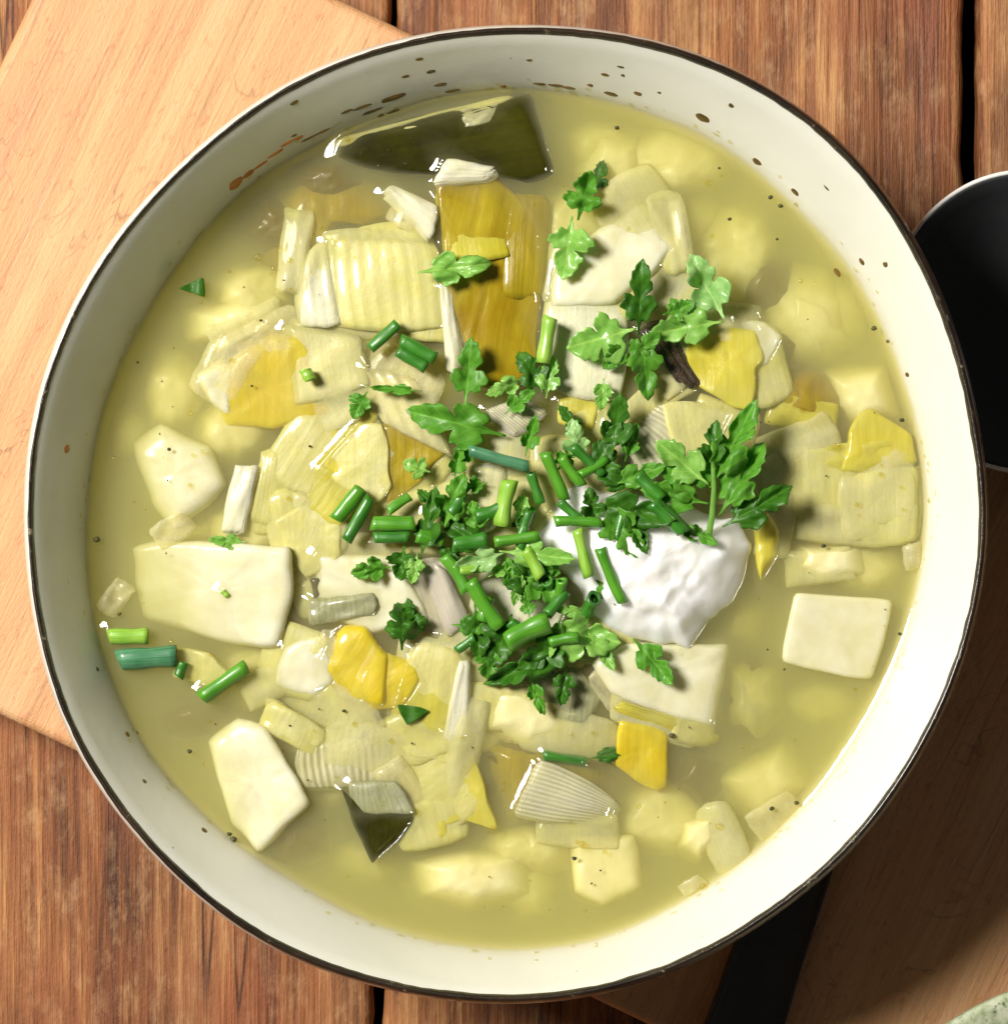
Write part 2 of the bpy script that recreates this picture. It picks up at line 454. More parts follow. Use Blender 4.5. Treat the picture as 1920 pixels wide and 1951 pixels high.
plank(-1490, -1490, -352, -352, 3.1)
plank(-334, -340, 744, 710, 7.7)
plank(755, 733, 1836, 1842, 12.4)
plank(1862, 1868, 2960, 2960, 21.9)
o = mesh_obj('underside', [(-.5, -.5, -.0175), (.5, -.5, -.0175), (.5, .5, -.0175), (-.5, .5, -.0175), (-.5, -.5, -.04), (.5, -.5, -.04), (.5, .5, -.04), (-.5, .5, -.04)],
             [(0, 1, 2, 3), (7, 6, 5, 4), (0, 4, 5, 1), (1, 5, 6, 2), (2, 6, 7, 3), (3, 7, 4, 0)], M['under'], tabletop, smooth=False)

# ------------------------------------------------------------------ cutting board
def build_board():
    ang = math.atan2(.431, .902)
    L0, L1, W0, W1 = 52, 3000, -280, 1230
    def loc(u, n):
        return (u * .902 - n * .431, u * .431 + n * .902)
    s = (D - ZB) / D * K
    cxp, cyp = loc((L0 + L1) / 2, (W0 + W1) / 2)
    c = P(cxp, cyp, ZB)
    hl, hw, th = (L1 - L0) / 2 * s, (W1 - W0) / 2 * s, .0178
    rc, br = .016, .0022
    def ring(inset, z):
        out = []
        for qx, qy, a0 in ((1, 1, 0), (-1, 1, 90), (-1, -1, 180), (1, -1, 270)):
            for k in range(9):
                a = math.radians(a0 + 90 * k / 8)
                r = rc - inset
                x = qx * (hl - rc) + r * math.cos(a); y = qy * (hw - rc) + r * math.sin(a)
                wob = .0004 * noise.noise(Vector((x * 40, y * 40, 2)))
                out.append((x, y + wob, z))
        return out
    rings = []
    for k in range(6):
        a = math.pi / 2 * k / 5
        rings.append(ring(br * (1 - math.sin(a)), -br * (1 - math.cos(a)) if True else 0))
    # order: top inner ring (flat) .. side
    rings = [ring(br * (1 - math.sin(math.pi / 2 * k / 5)), -br * (1 - math.cos(math.pi / 2 * k / 5))) for k in range(6)]
    rings.append(ring(0, -th + br)); rings.append(ring(br, -th))
    n = len(rings[0]); vs = [v for r in rings for v in r]; fs = []
    for j in range(len(rings) - 1):
        for i in range(n):
            fs.append((j * n + i, j * n + (i + 1) % n, (j + 1) * n + (i + 1) % n, (j + 1) * n + i)[::-1])
    fs.append(tuple(range(n))); m = (len(rings) - 1) * n
    fs.append(tuple(m + n - 1 - i for i in range(n)))
    o = mesh_obj('cutting_board', vs, fs, M['board'], smooth=False)
    o.location = (c.x, c.y, ZB); o.rotation_euler = (0, 0, -ang)
    tag(o, 'pale worn wooden chopping board lying slantwise under the bowl', 'chopping board')
build_board()

# ------------------------------------------------------------------ bowl
BX, BY = 962.0, 982.0
OUT = [(88,700),(206,467),(353,305),(551,154),(698,92),(830,60),(1008,48),(1120,54),(1260,79),(1400,131),(1564,235),(1673,347),(1769,505),(1835,680),(1868,840),(1883,960),(1882,1033),(1872,1115),(1851,1206),(1818,1310),
       (1773,1405),(1711,1508),(1636,1607),(1562,1678),(1500,1725),(1300,1845),(1130,1898),(968,1913),(820,1902),(699,1874),(515,1807),(368,1701),(257,1590),(162,1458),(92,1300),(58,1130),(46,960),(56,830)]
SOUP = [(168,1002),(181,1186),(221,1300),(272,1421),(368,1528),(478,1627),(588,1690),(699,1756),(850,1797),(1000,1812),(1150,1788),(1300,1717),(1476,1590),(1562,1496),(1636,1384),(1694,1281),(1723,1206),(1744,1132),(1760,1053),(1764,970),
        (1762,889),(1733,771),(1670,600),(1624,519),(1523,407),(1400,292),(1263,228),(1130,188),(1033,174),(941,170),(800,198),(625,272),(515,323),(397,434),(323,530),(262,640),(226,700),(184,850)]
NA = 360
def polar(pts, smooth=4):
    a = np.array([math.atan2(-(y - BY), x - BX) for x, y in pts]); r = np.array([math.hypot(x - BX, y - BY) for x, y in pts])
    i = np.argsort(a); a, r = a[i], r[i]
    th = np.linspace(-math.pi, math.pi, NA, endpoint=False)
    rr = np.interp(th, np.concatenate([a - 2 * math.pi, a, a + 2 * math.pi]), np.tile(r, 3))
    k = np.hanning(2 * smooth * 3 + 3)[1:-1]; k /= k.sum(); h = len(k) // 2
    rr = np.convolve(np.concatenate([rr[-h:], rr, rr[:h]]), k, 'valid')
    return th, rr
TH, RO = polar(OUT)
_, RS = polar(SOUP)
ZR = 0.016
BC = P(BX, BY, 0)
s_rim = (D - ZR) / D * K
RO = RO * 1.0105
RO_m = RO * s_rim               # outermost radius, metres
RI_m = (RO - 26) * s_rim        # inner lip
RS_m = RS * K
cr = P(BX, BY, ZR) - BC         # parallax offset of the rim centre
def rings_mesh(name, rings, mat, parent, close=True):
    n = NA; vs = []
    for rad, z, fo in rings:
        for k in range(n):
            vs.append((rad[k] * math.cos(TH[k]) + cr.x * fo, rad[k] * math.sin(TH[k]) + cr.y * fo, z if np.isscalar(z) else z[k]))
    fs = []
    for j in range(len(rings) - 1):
        for i in range(n):
            fs.append((j * n + i, (j + 1) * n + i, (j + 1) * n + (i + 1) % n, j * n + (i + 1) % n))
    if close:
        fs.append(tuple(range(n))[::1]); m = (len(rings) - 1) * n
        fs.append(tuple(m + n - 1 - i for i in range(n)))
    return mesh_obj(name, vs, fs, mat, parent)
bowl = empty('soup_bowl', (BC.x, BC.y, ZB))
tag(bowl, 'cream glazed stoneware soup bowl with thin dark chipped rim, full of vegetable soup', 'bowl')
zoff = -ZB
rg = []
depth = .036
# inner bottom -> up to broth level -> lip -> outside -> foot
for f in (.02, .15, .3, .45, .58, .7, .8, .88, .94, .98):
    z = -depth * math.sqrt(max(0, 1 - f ** 2.4))
    rg.append((RS_m * f, z + zoff, 0))
rg.append((RS_m, 0 + zoff, 0))
for f in (.2, .4, .6, .8, .94):
    rg.append((RS_m + (RI_m - RS_m) * (f ** 1.15), ZR * f * .985 + zoff, f))
PX = K
rg.append((RI_m - .5 * PX, ZR - .0007 + zoff, 1))
rg.append((RI_m + 3 * PX, ZR - .0001 + zoff, 1))
rg.append((RI_m + 7 * PX, ZR + .0001 + zoff, 1))
rg.append((RI_m + 11 * PX, ZR - .0003 + zoff, 1))
rg.append((RI_m + 15 * PX, ZR - .0011 + zoff, 1))
rg.append((RI_m + 19 * PX, ZR - .0026 + zoff, 1))
rg.append((RI_m + 22 * PX, ZR - .0045 + zoff, 1))
rg.append((RI_m + 23 * PX, ZR - .0068 + zoff, 1))
for f in (.12, .25, .4, .55, .7, .82, .92, 1.0):
    rr = RI_m + 22 * PX
    rad = rr * (1 - .52 * (1 - math.sqrt(max(0, 1 - f ** 2.2))))
    rg.append((rad, (ZR - .0068) * (1 - f) + (-.036) * f + zoff, 1 - f))
foot = rg[-1][0]
rg.append((foot * 1.0, .0008, 0)); rg.append((foot * .97, .0, 0)); rg.append((foot * .9, 0.0, 0)); rg.append((foot * .86, .002, 0))
rings_mesh('bowl_body', rg, M['glaze'], bowl)
# dark band on the lip, a hair proud of the glaze
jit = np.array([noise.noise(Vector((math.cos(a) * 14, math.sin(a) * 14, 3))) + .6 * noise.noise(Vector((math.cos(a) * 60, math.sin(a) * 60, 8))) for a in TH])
wide = np.clip(.5 - .5 * np.cos(TH - math.radians(152)), 0, 1)      # broader away from the lamp: the outer lip's shade painted in
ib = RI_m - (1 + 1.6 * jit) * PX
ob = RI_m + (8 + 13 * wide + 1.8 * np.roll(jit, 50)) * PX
def lipz(off):   # height of the lip at a radial offset in pixels
    return np.interp(off, [-20, -.5, 3, 7, 11, 15, 19, 22], [ZR - .0035, ZR - .0007, ZR - .0001, ZR + .0001, ZR - .0003, ZR - .0011, ZR - .0026, ZR - .0045])
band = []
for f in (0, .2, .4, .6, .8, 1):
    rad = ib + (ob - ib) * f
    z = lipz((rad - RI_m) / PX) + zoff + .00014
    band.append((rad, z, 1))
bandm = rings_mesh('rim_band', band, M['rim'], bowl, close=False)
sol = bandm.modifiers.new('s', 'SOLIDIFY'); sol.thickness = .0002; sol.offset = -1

def wall_point(px, py):
    """point on the inner bowl wall seen at a photograph pixel, with outward radius direction"""
    th = math.atan2(-(py - BY), px - BX)
    k = int((th + math.pi) / (2 * math.pi) * NA) % NA
    lo, hi = 0.0, 1.0
    for _ in range(30):
        f = (lo + hi) / 2
        rad = RS_m[k] + (RI_m[k] - RS_m[k]) * (f ** 1.15); z = ZR * f * .985
        s = (D - z) / D * K
        w = math.hypot((px - BX), (py - BY)) * s
        if w > rad: lo = f
        else: hi = f
    p = P(px, py, z)
    run = (RI_m[k] - RS_m[k])
    n = Vector((-math.cos(th) * ZR, -math.sin(th) * ZR, run)).normalized()
    return p, n, Vector((-math.sin(th), math.cos(th), 0))
def blob_fan(vs, fs, c, n, tdir, a, b, h, seed):
    """small irregular raised stain"""
    t2 = n.cross(tdir).normalized()
    base = len(vs); m = 12
    vs.append(tuple(c + n * h))
    for ring, (rf, hh) in enumerate(((.6, h * .8), (1.0, -.00005))):
        for k in range(m):
            an = 2 * math.pi * k / m
            w = 1 + .35 * noise.noise(Vector((math.cos(an) + seed, math.sin(an), seed * 2)))
            vs.append(tuple(c + tdir * (a * rf * w * math.cos(an)) + t2 * (b * rf * w * math.sin(an)) + n * hh))
    for k in range(m):
        k2 = (k + 1) % m
        fs.append((base, base + 1 + k, base + 1 + k2))
        fs.append((base + 1 + k, base + 1 + m + k, base + 1 + m + k2, base + 1 + k2))
specks = [(798,112,10,4),(820,136,10,5),(771,145,11,4),(836,161,16,5),(860,173,20,4),(958,164,7,4),(1007,114,7,3),(1028,159,14,3),(1058,162,18,4),(1085,167,14,4),(1152,142,10,4),(1182,127,9,3),(1186,143,5,3),
          (1163,178,16,6),(1215,178,9,5),(1256,176,5,3),(1338,224,18,9),(1392,201,6,5),(1124,162,7,4),(735,190,40,8),(685,205,26,4),(660,212,14,4),(745,213,16,4),(725,220,8,4),(560,196,10,5),
          (1442,308,12,6),(1515,366,10,5),(1574,358,8,2),(1642,499,8,5),(1686,504,6,5),(1594,519,10,6),(1728,714,5,5),(1690,650,3,4),(590,262,26,3),(615,250,16,3),(560,258,8,3),
          (186,1275,5,4),(243,1399,6,5),(275,1489,6,4),(389,1582,8,5),(262,1396,4,2),(700,214,30,5)]
sv, sf = [], []
for i, (x, y, a, b) in enumerate(specks):
    p, n, td = wall_point(x, y)
    blob_fan(sv, sf, p - bowl.location, n, td, a * K, b * K * 1.3, .00012, i * 1.37)
tag(mesh_obj('glaze_speck', sv, sf, M['stain'], bowl), kind='stuff')
sv, sf = [], []
RD = random.Random(4)
for i in range(120):
    k = RD.randrange(NA); th_ = TH[k]; rr_ = RS[k] + 4 + 22 * RD.random() ** 2
    p, n, td = wall_point(BX + rr_ * math.cos(th_), BY - rr_ * math.sin(th_))
    blob_fan(sv, sf, p - bowl.location, n, td, RD.uniform(2, 9) * K, RD.uniform(1.5, 5) * K, .00022, 100 + i * .77)
tag(mesh_obj('broth_smears', sv, sf, M['film'], bowl), kind='stuff')
sv, sf = [], []
for i, (x, y, a, b) in enumerate([(448,350,20,13),(472,332,14,7),(495,315,22,4),(525,292,24,4),(548,272,20,4),(128,855,9,8),(570,262,10,4)]):
    p, n, td = wall_point(x, y)
    blob_fan(sv, sf, p - bowl.location, n, td, a * K, b * K * 1.2, .00012, 50 + i * 1.37)
tag(mesh_obj('orange_stain', sv, sf, M['stain_orange'], bowl), kind='stuff')

# ------------------------------------------------------------------ food builders
EMERGED = []          # outlines (pixel polygons) that break the broth surface, for its meniscus

def dense(poly, n, rnd=2):
    """closed polygon -> n evenly spaced points with softened corners (pixels)"""
    p = [np.array(q, float) for q in poly]
    for _ in range(rnd):
        q = []
        for i in range(len(p)):
            a, b = p[i], p[(i + 1) % len(p)]
            w = .06 if _ == 0 else .22
            q += [a + (b - a) * w, a + (b - a) * (1 - w)]
        p = q
    p = np.array(p); d = np.linalg.norm(np.roll(p, -1, 0) - p, axis=1); s = np.concatenate([[0], np.cumsum(d)])
    u = np.linspace(0, s[-1], n, endpoint=False)
    pc = np.vstack([p, p[:1]])
    return np.stack([np.interp(u, s, pc[:, 0]), np.interp(u, s, pc[:, 1])], 1)

def chunk(name, cat, mat, poly, z, th, label, tilt=(0, 0), rnd=1.2, lump=.35, grp=None, n=72, parent=None, dome=0.0, stripe_dir=0.0, crease=None):
    """solid piece: outline in pixels, top height z and thickness th in mm, tilt in mm per 100 px (right, down)"""
    pts = dense(poly, n)
    c = pts.mean(0)
    if z > 0: z = z * .5 - (.75 if name == 'leek_piece' else .3 if name == 'potato_chunk' and z > 1 else .0)
    tilt = (tilt[0] * .7, tilt[1] * .7)
    if z > -.3 and name in ('potato_chunk', 'leek_piece') and rnd >= .5:
        ox, oy = c[0] - 1010, c[1] - 1000; ol = math.hypot(ox, oy) + 1
        kk = .75 * min(1, ol / 350)
        tilt = (tilt[0] - kk * ox / ol, tilt[1] - kk * oy / ol)
    rad = np.linalg.norm(pts - c, axis=1).mean()
    seed = (c[0] * .013 + c[1] * .007) % 50
    rr = rnd * 10 / rad                    # rounding as a fraction of the size
    rr = min(rr, .6)
    rings = []
    for f in ((.0, .2, .4, .55, .7, .82, .92) if dome > 2 else (.0, .25, .5, .72)):
        rings.append((f * (1 - rr), 0.0))
    for k in range(5):
        a = math.pi / 2 * k / 4
        rings.append((1 - rr + rr * math.sin(a), -(rnd) * (1 - math.cos(a))))
    r2 = min(rnd, th * .45)
    if r2 < rnd:
        rings = [(a, b * r2 / rnd) for a, b in rings]
    rings.append((1.0, -(th - r2))); rings.append((1 - rr * .5, -th + r2 * .15)); rings.append((.5, -th)); rings.append((0, -th))
    vs, uv = [], []
    org = P(c[0], c[1], z * .001)
    ca, sa = math.cos(stripe_dir), math.sin(stripe_dir)
    for f, dz in rings:
        for k in range(n):
            q = c + (pts[k] - c) * f
            dx, dy = q - c
            zz = z + dz + tilt[0] * dx / 100 + tilt[1] * dy / 100 + dome * (1 - min(1, f) ** 3.2)
            if crease: zz += crease[0] * math.sin(crease[1] * (dx * ca + dy * sa) / rad * 3)
            w = P(q[0], q[1], zz * .001)
            nn = lump * .001
            jv = Vector((noise.noise(w * 190 + Vector((seed, 0, 0))), noise.noise(w * 190 + Vector((0, seed, 0))), noise.noise(w * 150 + Vector((0, 0, seed)))))
            j2 = noise.noise(w * 520 + Vector((seed, 3, 0)))
            w = w + jv * nn + Vector((0, 0, j2 * nn * .35))
            vs.append(w - org)
            uv.append(((dx * ca + dy * sa) / (2 * rad) + .5, (-dx * sa + dy * ca) / (2 * rad) + .5))
    fs = []
    for j in range(len(rings) - 1):
        for i in range(n):
            fs.append((j * n + i, (j + 1) * n + i, (j + 1) * n + (i + 1) % n, j * n + (i + 1) % n)[::-1])
    o = mesh_obj(name, vs, fs, M[mat], None, uvs=uv)
    bm = bmesh.new(); bm.from_mesh(o.data)
    bmesh.ops.remove_doubles(bm, verts=bm.verts, dist=1e-6)
    bmesh.ops.recalc_face_normals(bm, faces=bm.faces)
    bm.to_mesh(o.data); bm.free()
    o.location = org
    if parent is not None:
        child(o, parent)
    else:
        tag(o, label, cat, grp)
    if z > .08 and z - th < 0: EMERGED.append(pts)
    return o

def sheet(name, cat, mat, quad, zs, label, arch=0.0, arch_v=0.0, th=.5, nu=26, nv=18, ribs=0, rib=.12, grp=None, parent=None, rag=2.5, emerge=None):
    """thin curved leaf layer over four corner pixels; zs are corner heights in mm; u runs across the ribs"""
    q = [np.array(p, float) for p in quad]
    c = sum(q) / 4
    zs = [a * .5 - .75 if a > 0 else a - .5 for a in zs]; arch *= .6; arch_v *= .6; th *= .7
    if sum(zs) / 4 > -.6:
        dd = [math.hypot(p[0] - 1010, p[1] - 1000) for p in q]; md = sum(dd) / 4
        zs = [a - (1.5 + .5 * math.sin(c[0] * .7)) * max(-.6, min(1.3, (e - md) / 55)) * .55 for a, e in zip(zs, dd)]
    org = P(c[0], c[1], sum(zs) / 4000)
    seed = (c[0] * .017 + c[1] * .011) % 60
    br = random.Random(int(seed * 997))
    bow = ((q[3] - q[0]) * br.uniform(-.08, .16), (q[1] - q[0]) * br.uniform(-.08, .16))
    vs, uv = [], []
    for j in range(nv + 1):
        v = j / nv
        for i in range(nu + 1):
            u = i / nu
            p = (q[0] * (1 - u) + q[1] * u) * (1 - v) + (q[3] * (1 - u) + q[2] * u) * v
            z = (zs[0] * (1 - u) + zs[1] * u) * (1 - v) + (zs[3] * (1 - u) + zs[2] * u) * v
            z += arch * 4 * u * (1 - u) + arch_v * 4 * v * (1 - v)
            if ribs: z += rib * (.25 if ribs < 11 else .7) * math.sin(u * ribs * 6.283)
            ed = 1 if (i in (0, nu) or j in (0, nv)) else .3
            cn = (abs(2 * u - 1) ** 5) * (abs(2 * v - 1) ** 5)
            p = p + (c - p) * .04 * cn
            z -= .5 * max(abs(2 * u - 1), abs(2 * v - 1)) ** 8
            p = p + np.array([noise.noise(Vector((u * 4 + seed, v * 4, 1))), noise.noise(Vector((u * 4, v * 4 + seed, 7)))]) * rag * ed
            z += .6 * noise.noise(Vector((u * 2.2 + seed, v * 2.2, 4)))
            p = p + bow[0] * 4 * u * (1 - u) * (v - .5) + bow[1] * 4 * v * (1 - v) * (u - .5)
            vs.append(P(p[0], p[1], z * .001) - org); uv.append((u, v))
    w = nu + 1
    fs = [(j * w + i, (j + 1) * w + i, (j + 1) * w + i + 1, j * w + i + 1) for j in range(nv) for i in range(nu)]
    # consistent upward normals
    a, b, d = vs[0], vs[1], vs[w]
    if (b - a).cross(d - a).z > 0: fs = [f[::-1] for f in fs]
    o = mesh_obj(name, vs, fs, M[mat], None, uvs=uv)
    sm = o.modifiers.new('thick', 'SOLIDIFY'); sm.thickness = th * .001; sm.offset = -1
    o.location = org
    if parent is not None: child(o, parent)
    else: tag(o, label, cat, grp)
    if (emerge if emerge is not None else sum(zs) / 4 > .1):
        EMERGED.append(dense(quad, 40, 1))
    return o

def stack(label, mat, quad, zs, layers=3, step=(3, 3), dz=.35, cat='leek', **kw):
    """a leek piece whose layers show one behind the other"""
    c = np.mean(np.array(quad, float), 0)
    root = empty('leek_piece', P(c[0], c[1], 0))
    tag(root, label, cat, kw.pop('grp', 'leek pieces in the soup'))
    mats = mat if isinstance(mat, (list, tuple)) else [mat] * layers
    for k in range(layers):
        qq = [(x + step[0] * k, y + step[1] * k) for x, y in quad]
        zz = [a - dz * k for a in zs]
        sheet('layer', None, mats[k], qq, zz, None, parent=root, **kw)
    return root

GC, GP, GL, GT = 'chive pieces scattered on the soup', 'parsley leaves scattered on the soup', 'leek pieces in the soup', 'potato chunks in the soup'

def chive(p, q, w, zp, zq, mat, label, bend=0.0, flat=1.0):
    """hollow cut chive between two pixels; w = width in pixels; z in mm"""
    if zp > 1.5: zp = zp * .68 + .9; zq = zq * .68 + .9
    A, B = P(p[0], p[1], zp * .001), P(q[0], q[1], zq * .001)
    mid = (A + B) / 2
    d = (B - A); L = d.length; d.normalize()
    side = d.cross(Vector((0, 0, 1))).normalized(); up = side.cross(d).normalized()
    r = w * K / 2
    n, m = 20, 9
    seed = p[0] * .01
    vs, uv = [], []
    def ringv(t, rad, cut=0.0):
        c = A.lerp(B, t) + side * (bend * K * 4 * t * (1 - t)) - mid
        for k in range(n):
            a = 2 * math.pi * k / n
            wob = 1 + .10 * math.sin(2 * a + seed) + .05 * noise.noise(Vector((a, t * 3, seed)))
            x, y = math.cos(a) * rad * wob, math.sin(a) * rad * wob * flat
            vs.append(c + side * x + up * y + d * (cut * x))
            uv.append((k / n if k < n else 1, t))
    c0, c1 = R.uniform(-.35, .35), R.uniform(-.35, .35)
    ringv(0.12, r * .62); ringv(0, r * .66, c0)
    for j in range(m + 1):
        t = j / m
        ringv(t, r * (1 - .05 * math.sin(t * 9 + seed)), c0 if j == 0 else (c1 if j == m else 0))
    ringv(1, r * .66, c1); ringv(.88, r * .62)
    tot = m + 5
    fs = [tuple(range(n))]
    for j in range(tot - 1):
        for i in range(n):
            fs.append((j * n + i, j * n + (i + 1) % n, (j + 1) * n + (i + 1) % n, (j + 1) * n + i))
    fs.append(tuple((tot - 1) * n + n - 1 - i for i in range(n)))
    o = mesh_obj('chive_piece', vs, fs, M[mat], None, uvs=uv)
    o.location = mid
    tag(o, label, 'chive', GC)
    if min(zp, zq) < 1.2:
        s = np.array([q[0] - p[0], q[1] - p[1]], float); s /= np.linalg.norm(s); nn = np.array([-s[1], s[0]]) * w / 2
        EMERGED.append(dense([np.array(p) + nn, np.array(q) + nn, np.array(q) - nn, np.array(p) - nn], 30, 1))
    return o

HALF = [(0,.02),(.12,.03),(.22,.08),(.19,.19),(.24,.29),(.30,.31),(.34,.41),(.42,.44),(.46,.37),(.52,.36),(.54,.26),(.51,.13),(.58,.18),(.61,.27),(.69,.29),(.73,.22),(.80,.24),(.84,.17),(.91,.15),(.94,.07),(1.0,.0)]
def leaf_mesh(name, base, ang, L, W, z, mat, fold=.3, curl=0.0, cup=0.0, seed=0.0, wav=1.0, th=.0001):
    """toothed flat parsley leaflet: base pixel, direction (0 = right, 90 = up), size in pixels, z mm"""
    n, m = 96, 9
    L *= 1.12; W *= 1.16; z *= .68
    rr = random.Random(int(seed * 1000))
    def side(sg):
        k = rr.uniform(.75, 1.12); out = []
        for x, y in HALF:
            out.append((x + rr.uniform(-.02, .02), sg * y * k * rr.uniform(.88, 1.1)))
        out[0] = (0, sg * .02); out[-1] = (1.0, 0)
        return out
    up, dn = side(1), side(-1)
    ol = [(.0, 0)] + up[:-1] + [(1.0, 0)] + dn[:-1][::-1]
    q = np.array(ol); d = np.linalg.norm(np.roll(q, -1, 0) - q, axis=1); cs = np.concatenate([[0], np.cumsum(d)])
    uu = np.linspace(0, cs[-1], n, endpoint=False); qc = np.vstack([q, q[:1]])
    ox, oy = np.interp(uu, cs, qc[:, 0]), np.interp(uu, cs, qc[:, 1])
    a0 = math.radians(ang)
    org = P(base[0], base[1], z * .001)
    roll = rr.uniform(-.22, .22); bendx = rr.uniform(-.25, .35)
    vs, uv = [], []
    for j in range(m + 1):
        f = j / m
        for k in range(n):
            u = .46 + (ox[k] - .46) * f; v = oy[k] * f
            x, y = u * L, v * W
            zz = fold * abs(y) * .42 + (curl + bendx) * L * (u - .35) ** 2 + cup * L * (v * v) * 1.6 + roll * y
            zz += wav * (.10 * L * noise.noise(Vector((u * 2.3 + seed, v * 2.6, seed))) + .045 * L * noise.noise(Vector((u * 6 + seed, v * 6, seed))))
            zz -= .05 * L * math.cos(min(1, abs(v) * 6) * 1.57) * .4
            X = x * math.cos(a0) - y * math.sin(a0); Y = x * math.sin(a0) + y * math.cos(a0)
            vs.append(Vector((X * K, Y * K, zz * K)))
            uv.append((u, v))
    fs = []
    for j in range(m):
        for i in range(n):
            if j == 0: fs.append((i, n + i, n + (i + 1) % n))
            else: fs.append((j * n + i, (j + 1) * n + i, (j + 1) * n + (i + 1) % n, j * n + (i + 1) % n))
    o = mesh_obj(name, vs, fs, M[mat], None, uvs=uv)
    bm = bmesh.new(); bm.from_mesh(o.data); bmesh.ops.remove_doubles(bm, verts=bm.verts, dist=1e-7); bm.to_mesh(o.data); bm.free()
    sm = o.modifiers.new('thick', 'SOLIDIFY'); sm.thickness = th
    o.location = org
    return o

_ls = [0]
def leaf(base, ang, L, W, z, mat, label, **kw):
    _ls[0] += 1
    o = leaf_mesh('parsley_leaf', base, ang, L, W, z, mat, seed=_ls[0] * 2.37, **kw)
    tag(o, label, 'parsley', GP)
    return o
def stem_mesh(name, pts, w, mat):
    """thin tapering stem through (x, y, z mm) pixels"""
    n = 8; vs = []; A = [P(x, y, z * .001) for x, y, z in pts]; org = A[0].copy()
    fine = []
    for i in range(len(A) - 1):
        for k in range(4): fine.append(A[i].lerp(A[i + 1], k / 4))
    fine.append(A[-1])
    for i, c in enumerate(fine):
        d = (fine[min(i + 1, len(fine) - 1)] - fine[max(i - 1, 0)]).normalized()
        s = d.cross(Vector((0, 0, 1))).normalized(); u = s.cross(d)
        r = w * K / 2 * (1 - .4 * i / len(fine))
        for k in range(n):
            a = 2 * math.pi * k / n
            vs.append(c + s * (r * math.cos(a)) + u * (r * math.sin(a)) - org)
    m = len(fine)
    fs = [tuple(range(n))] + [(j * n + i, j * n + (i + 1) % n, (j + 1) * n + (i + 1) % n, (j + 1) * n + i) for j in range(m - 1) for i in range(n)] + [tuple((m - 1) * n + n - 1 - i for i in range(n))]
    o = mesh_obj(name, vs, fs, M[mat], None)
    o.data.uv_layers.new(name='UVMap')
    o.location = org
    return o

# ------------------------------------------------------------------ potatoes
def potato(poly, z, th, label, **kw):
    if z < -.9:
        kw['dome'] = 4.2; kw['rnd'] = 5.0; z -= 3.0
    if 'tilt' in kw: kw['tilt'] = (kw['tilt'][0] * 1.6, kw['tilt'][1] * 1.6)
    kw.setdefault('lump', .5); kw.setdefault('rnd', 1.9)
    return chunk('potato_chunk', 'potato', kw.pop('mat', 'potato'), poly, z, th, label, grp=GT, **kw)
potato([(252,1042),(300,1028),(556,1040),(560,1120),(534,1238),(425,1225),(270,1180)], .1, 14, 'large blocky cream potato chunk near the left wall of the bowl', tilt=(1.1,-.5))
potato([(394,1412),(455,1366),(510,1385),(597,1530),(492,1628),(440,1570)], .1, 13, 'tall cream potato chunk at the lower left edge of the broth', tilt=(.9,.3))
potato([(1510,1128),(1706,1142),(1662,1299),(1486,1264)], -.3, 12, 'square pale potato cube floating alone by the right wall', rnd=1.0, lump=.25)
potato([(248,840),(305,808),(400,850),(432,925),(398,965),(335,1010),(290,965)], -.8, 12, 'rounded cream potato chunk sunk in the broth above the large left chunk', tilt=(1.0,.2), rnd=3)
potato([(1045,590),(1060,500),(1126,447),(1205,381),(1240,390),(1288,468),(1254,515),(1170,580)], 2.2, 14, 'large cream potato chunk under the small parsley leaf in the upper half', tilt=(.3,.4))
potato([(1123,1262),(1180,1225),(1392,1225),(1375,1318),(1360,1388),(1250,1360),(1160,1320)], 2.4, 12, 'cream potato chunk poking out just below the white cream', tilt=(-.2,.3))
potato([(340,590),(450,560),(560,560),(575,640),(470,680),(350,650)], -2.0, 10, 'pale potato chunk sunk deep beside the tiny green triangle', mat='potato_deep', rnd=3)
potato([(372,710),(420,680),(450,700),(440,800),(400,770)], -.3, 9, 'small whitish potato corner left of the yellow leek', rnd=2)
potato([(1455,615),(1492,642),(1462,700),(1410,690),(1400,600)], 1.2, 10, 'small pale potato corner behind the yellow leek box', rnd=.9)
potato([(770,1640),(880,1610),(1010,1620),(1030,1710),(900,1740),(790,1710)], -1.4, 10, 'wide pale potato chunk sunk at the bottom of the bowl', rnd=3, mat='potato_deep')
potato([(1085,1590),(1215,1588),(1224,1690),(1150,1730),(1092,1700)], -.9, 10, 'squarish potato chunk sunk at the bottom right of centre', rnd=2.4, mat='potato_deep')
potato([(1290,1560),(1370,1530),(1385,1610),(1330,1650),(1280,1620)], -1.5, 10, 'soft pale potato lump sunk near the lower right wall', rnd=3, mat='potato_deep')
potato([(1480,520),(1600,560),(1640,660),(1560,700),(1480,640)], -3.2, 10, 'dim pale potato shape deep at the upper right', rnd=3, mat='potato_deep')
potato([(1560,700),(1690,690),(1725,800),(1640,830),(1580,790)], -2.2, 8, 'dim potato shape deep beside the right wall', rnd=3, mat='potato_deep')
potato([(1130,230),(1230,250),(1250,380),(1150,400),(1080,330)], -3.6, 10, 'dim potato shape deep under the top wall', rnd=3, mat='potato_deep')
potato([(1500,1030),(1660,1030),(1670,1100),(1560,1120),(1480,1090)], -1.4, 8, 'flat pale potato slab sunk above the square cube', rnd=2, mat='potato_deep')
potato([(900,1290),(1150,1320),(1170,1400),(1000,1440),(890,1390)], -1.0, 10, 'yellowish potato slab sunk under the dark parsley', rnd=2, mat='potato_deep', tilt=(-.8,0))
potato([(600,1050),(760,1060),(820,1180),(700,1210),(600,1160)], .9, 10, 'cream potato chunk between the twin chives and the onion', rnd=1.5)
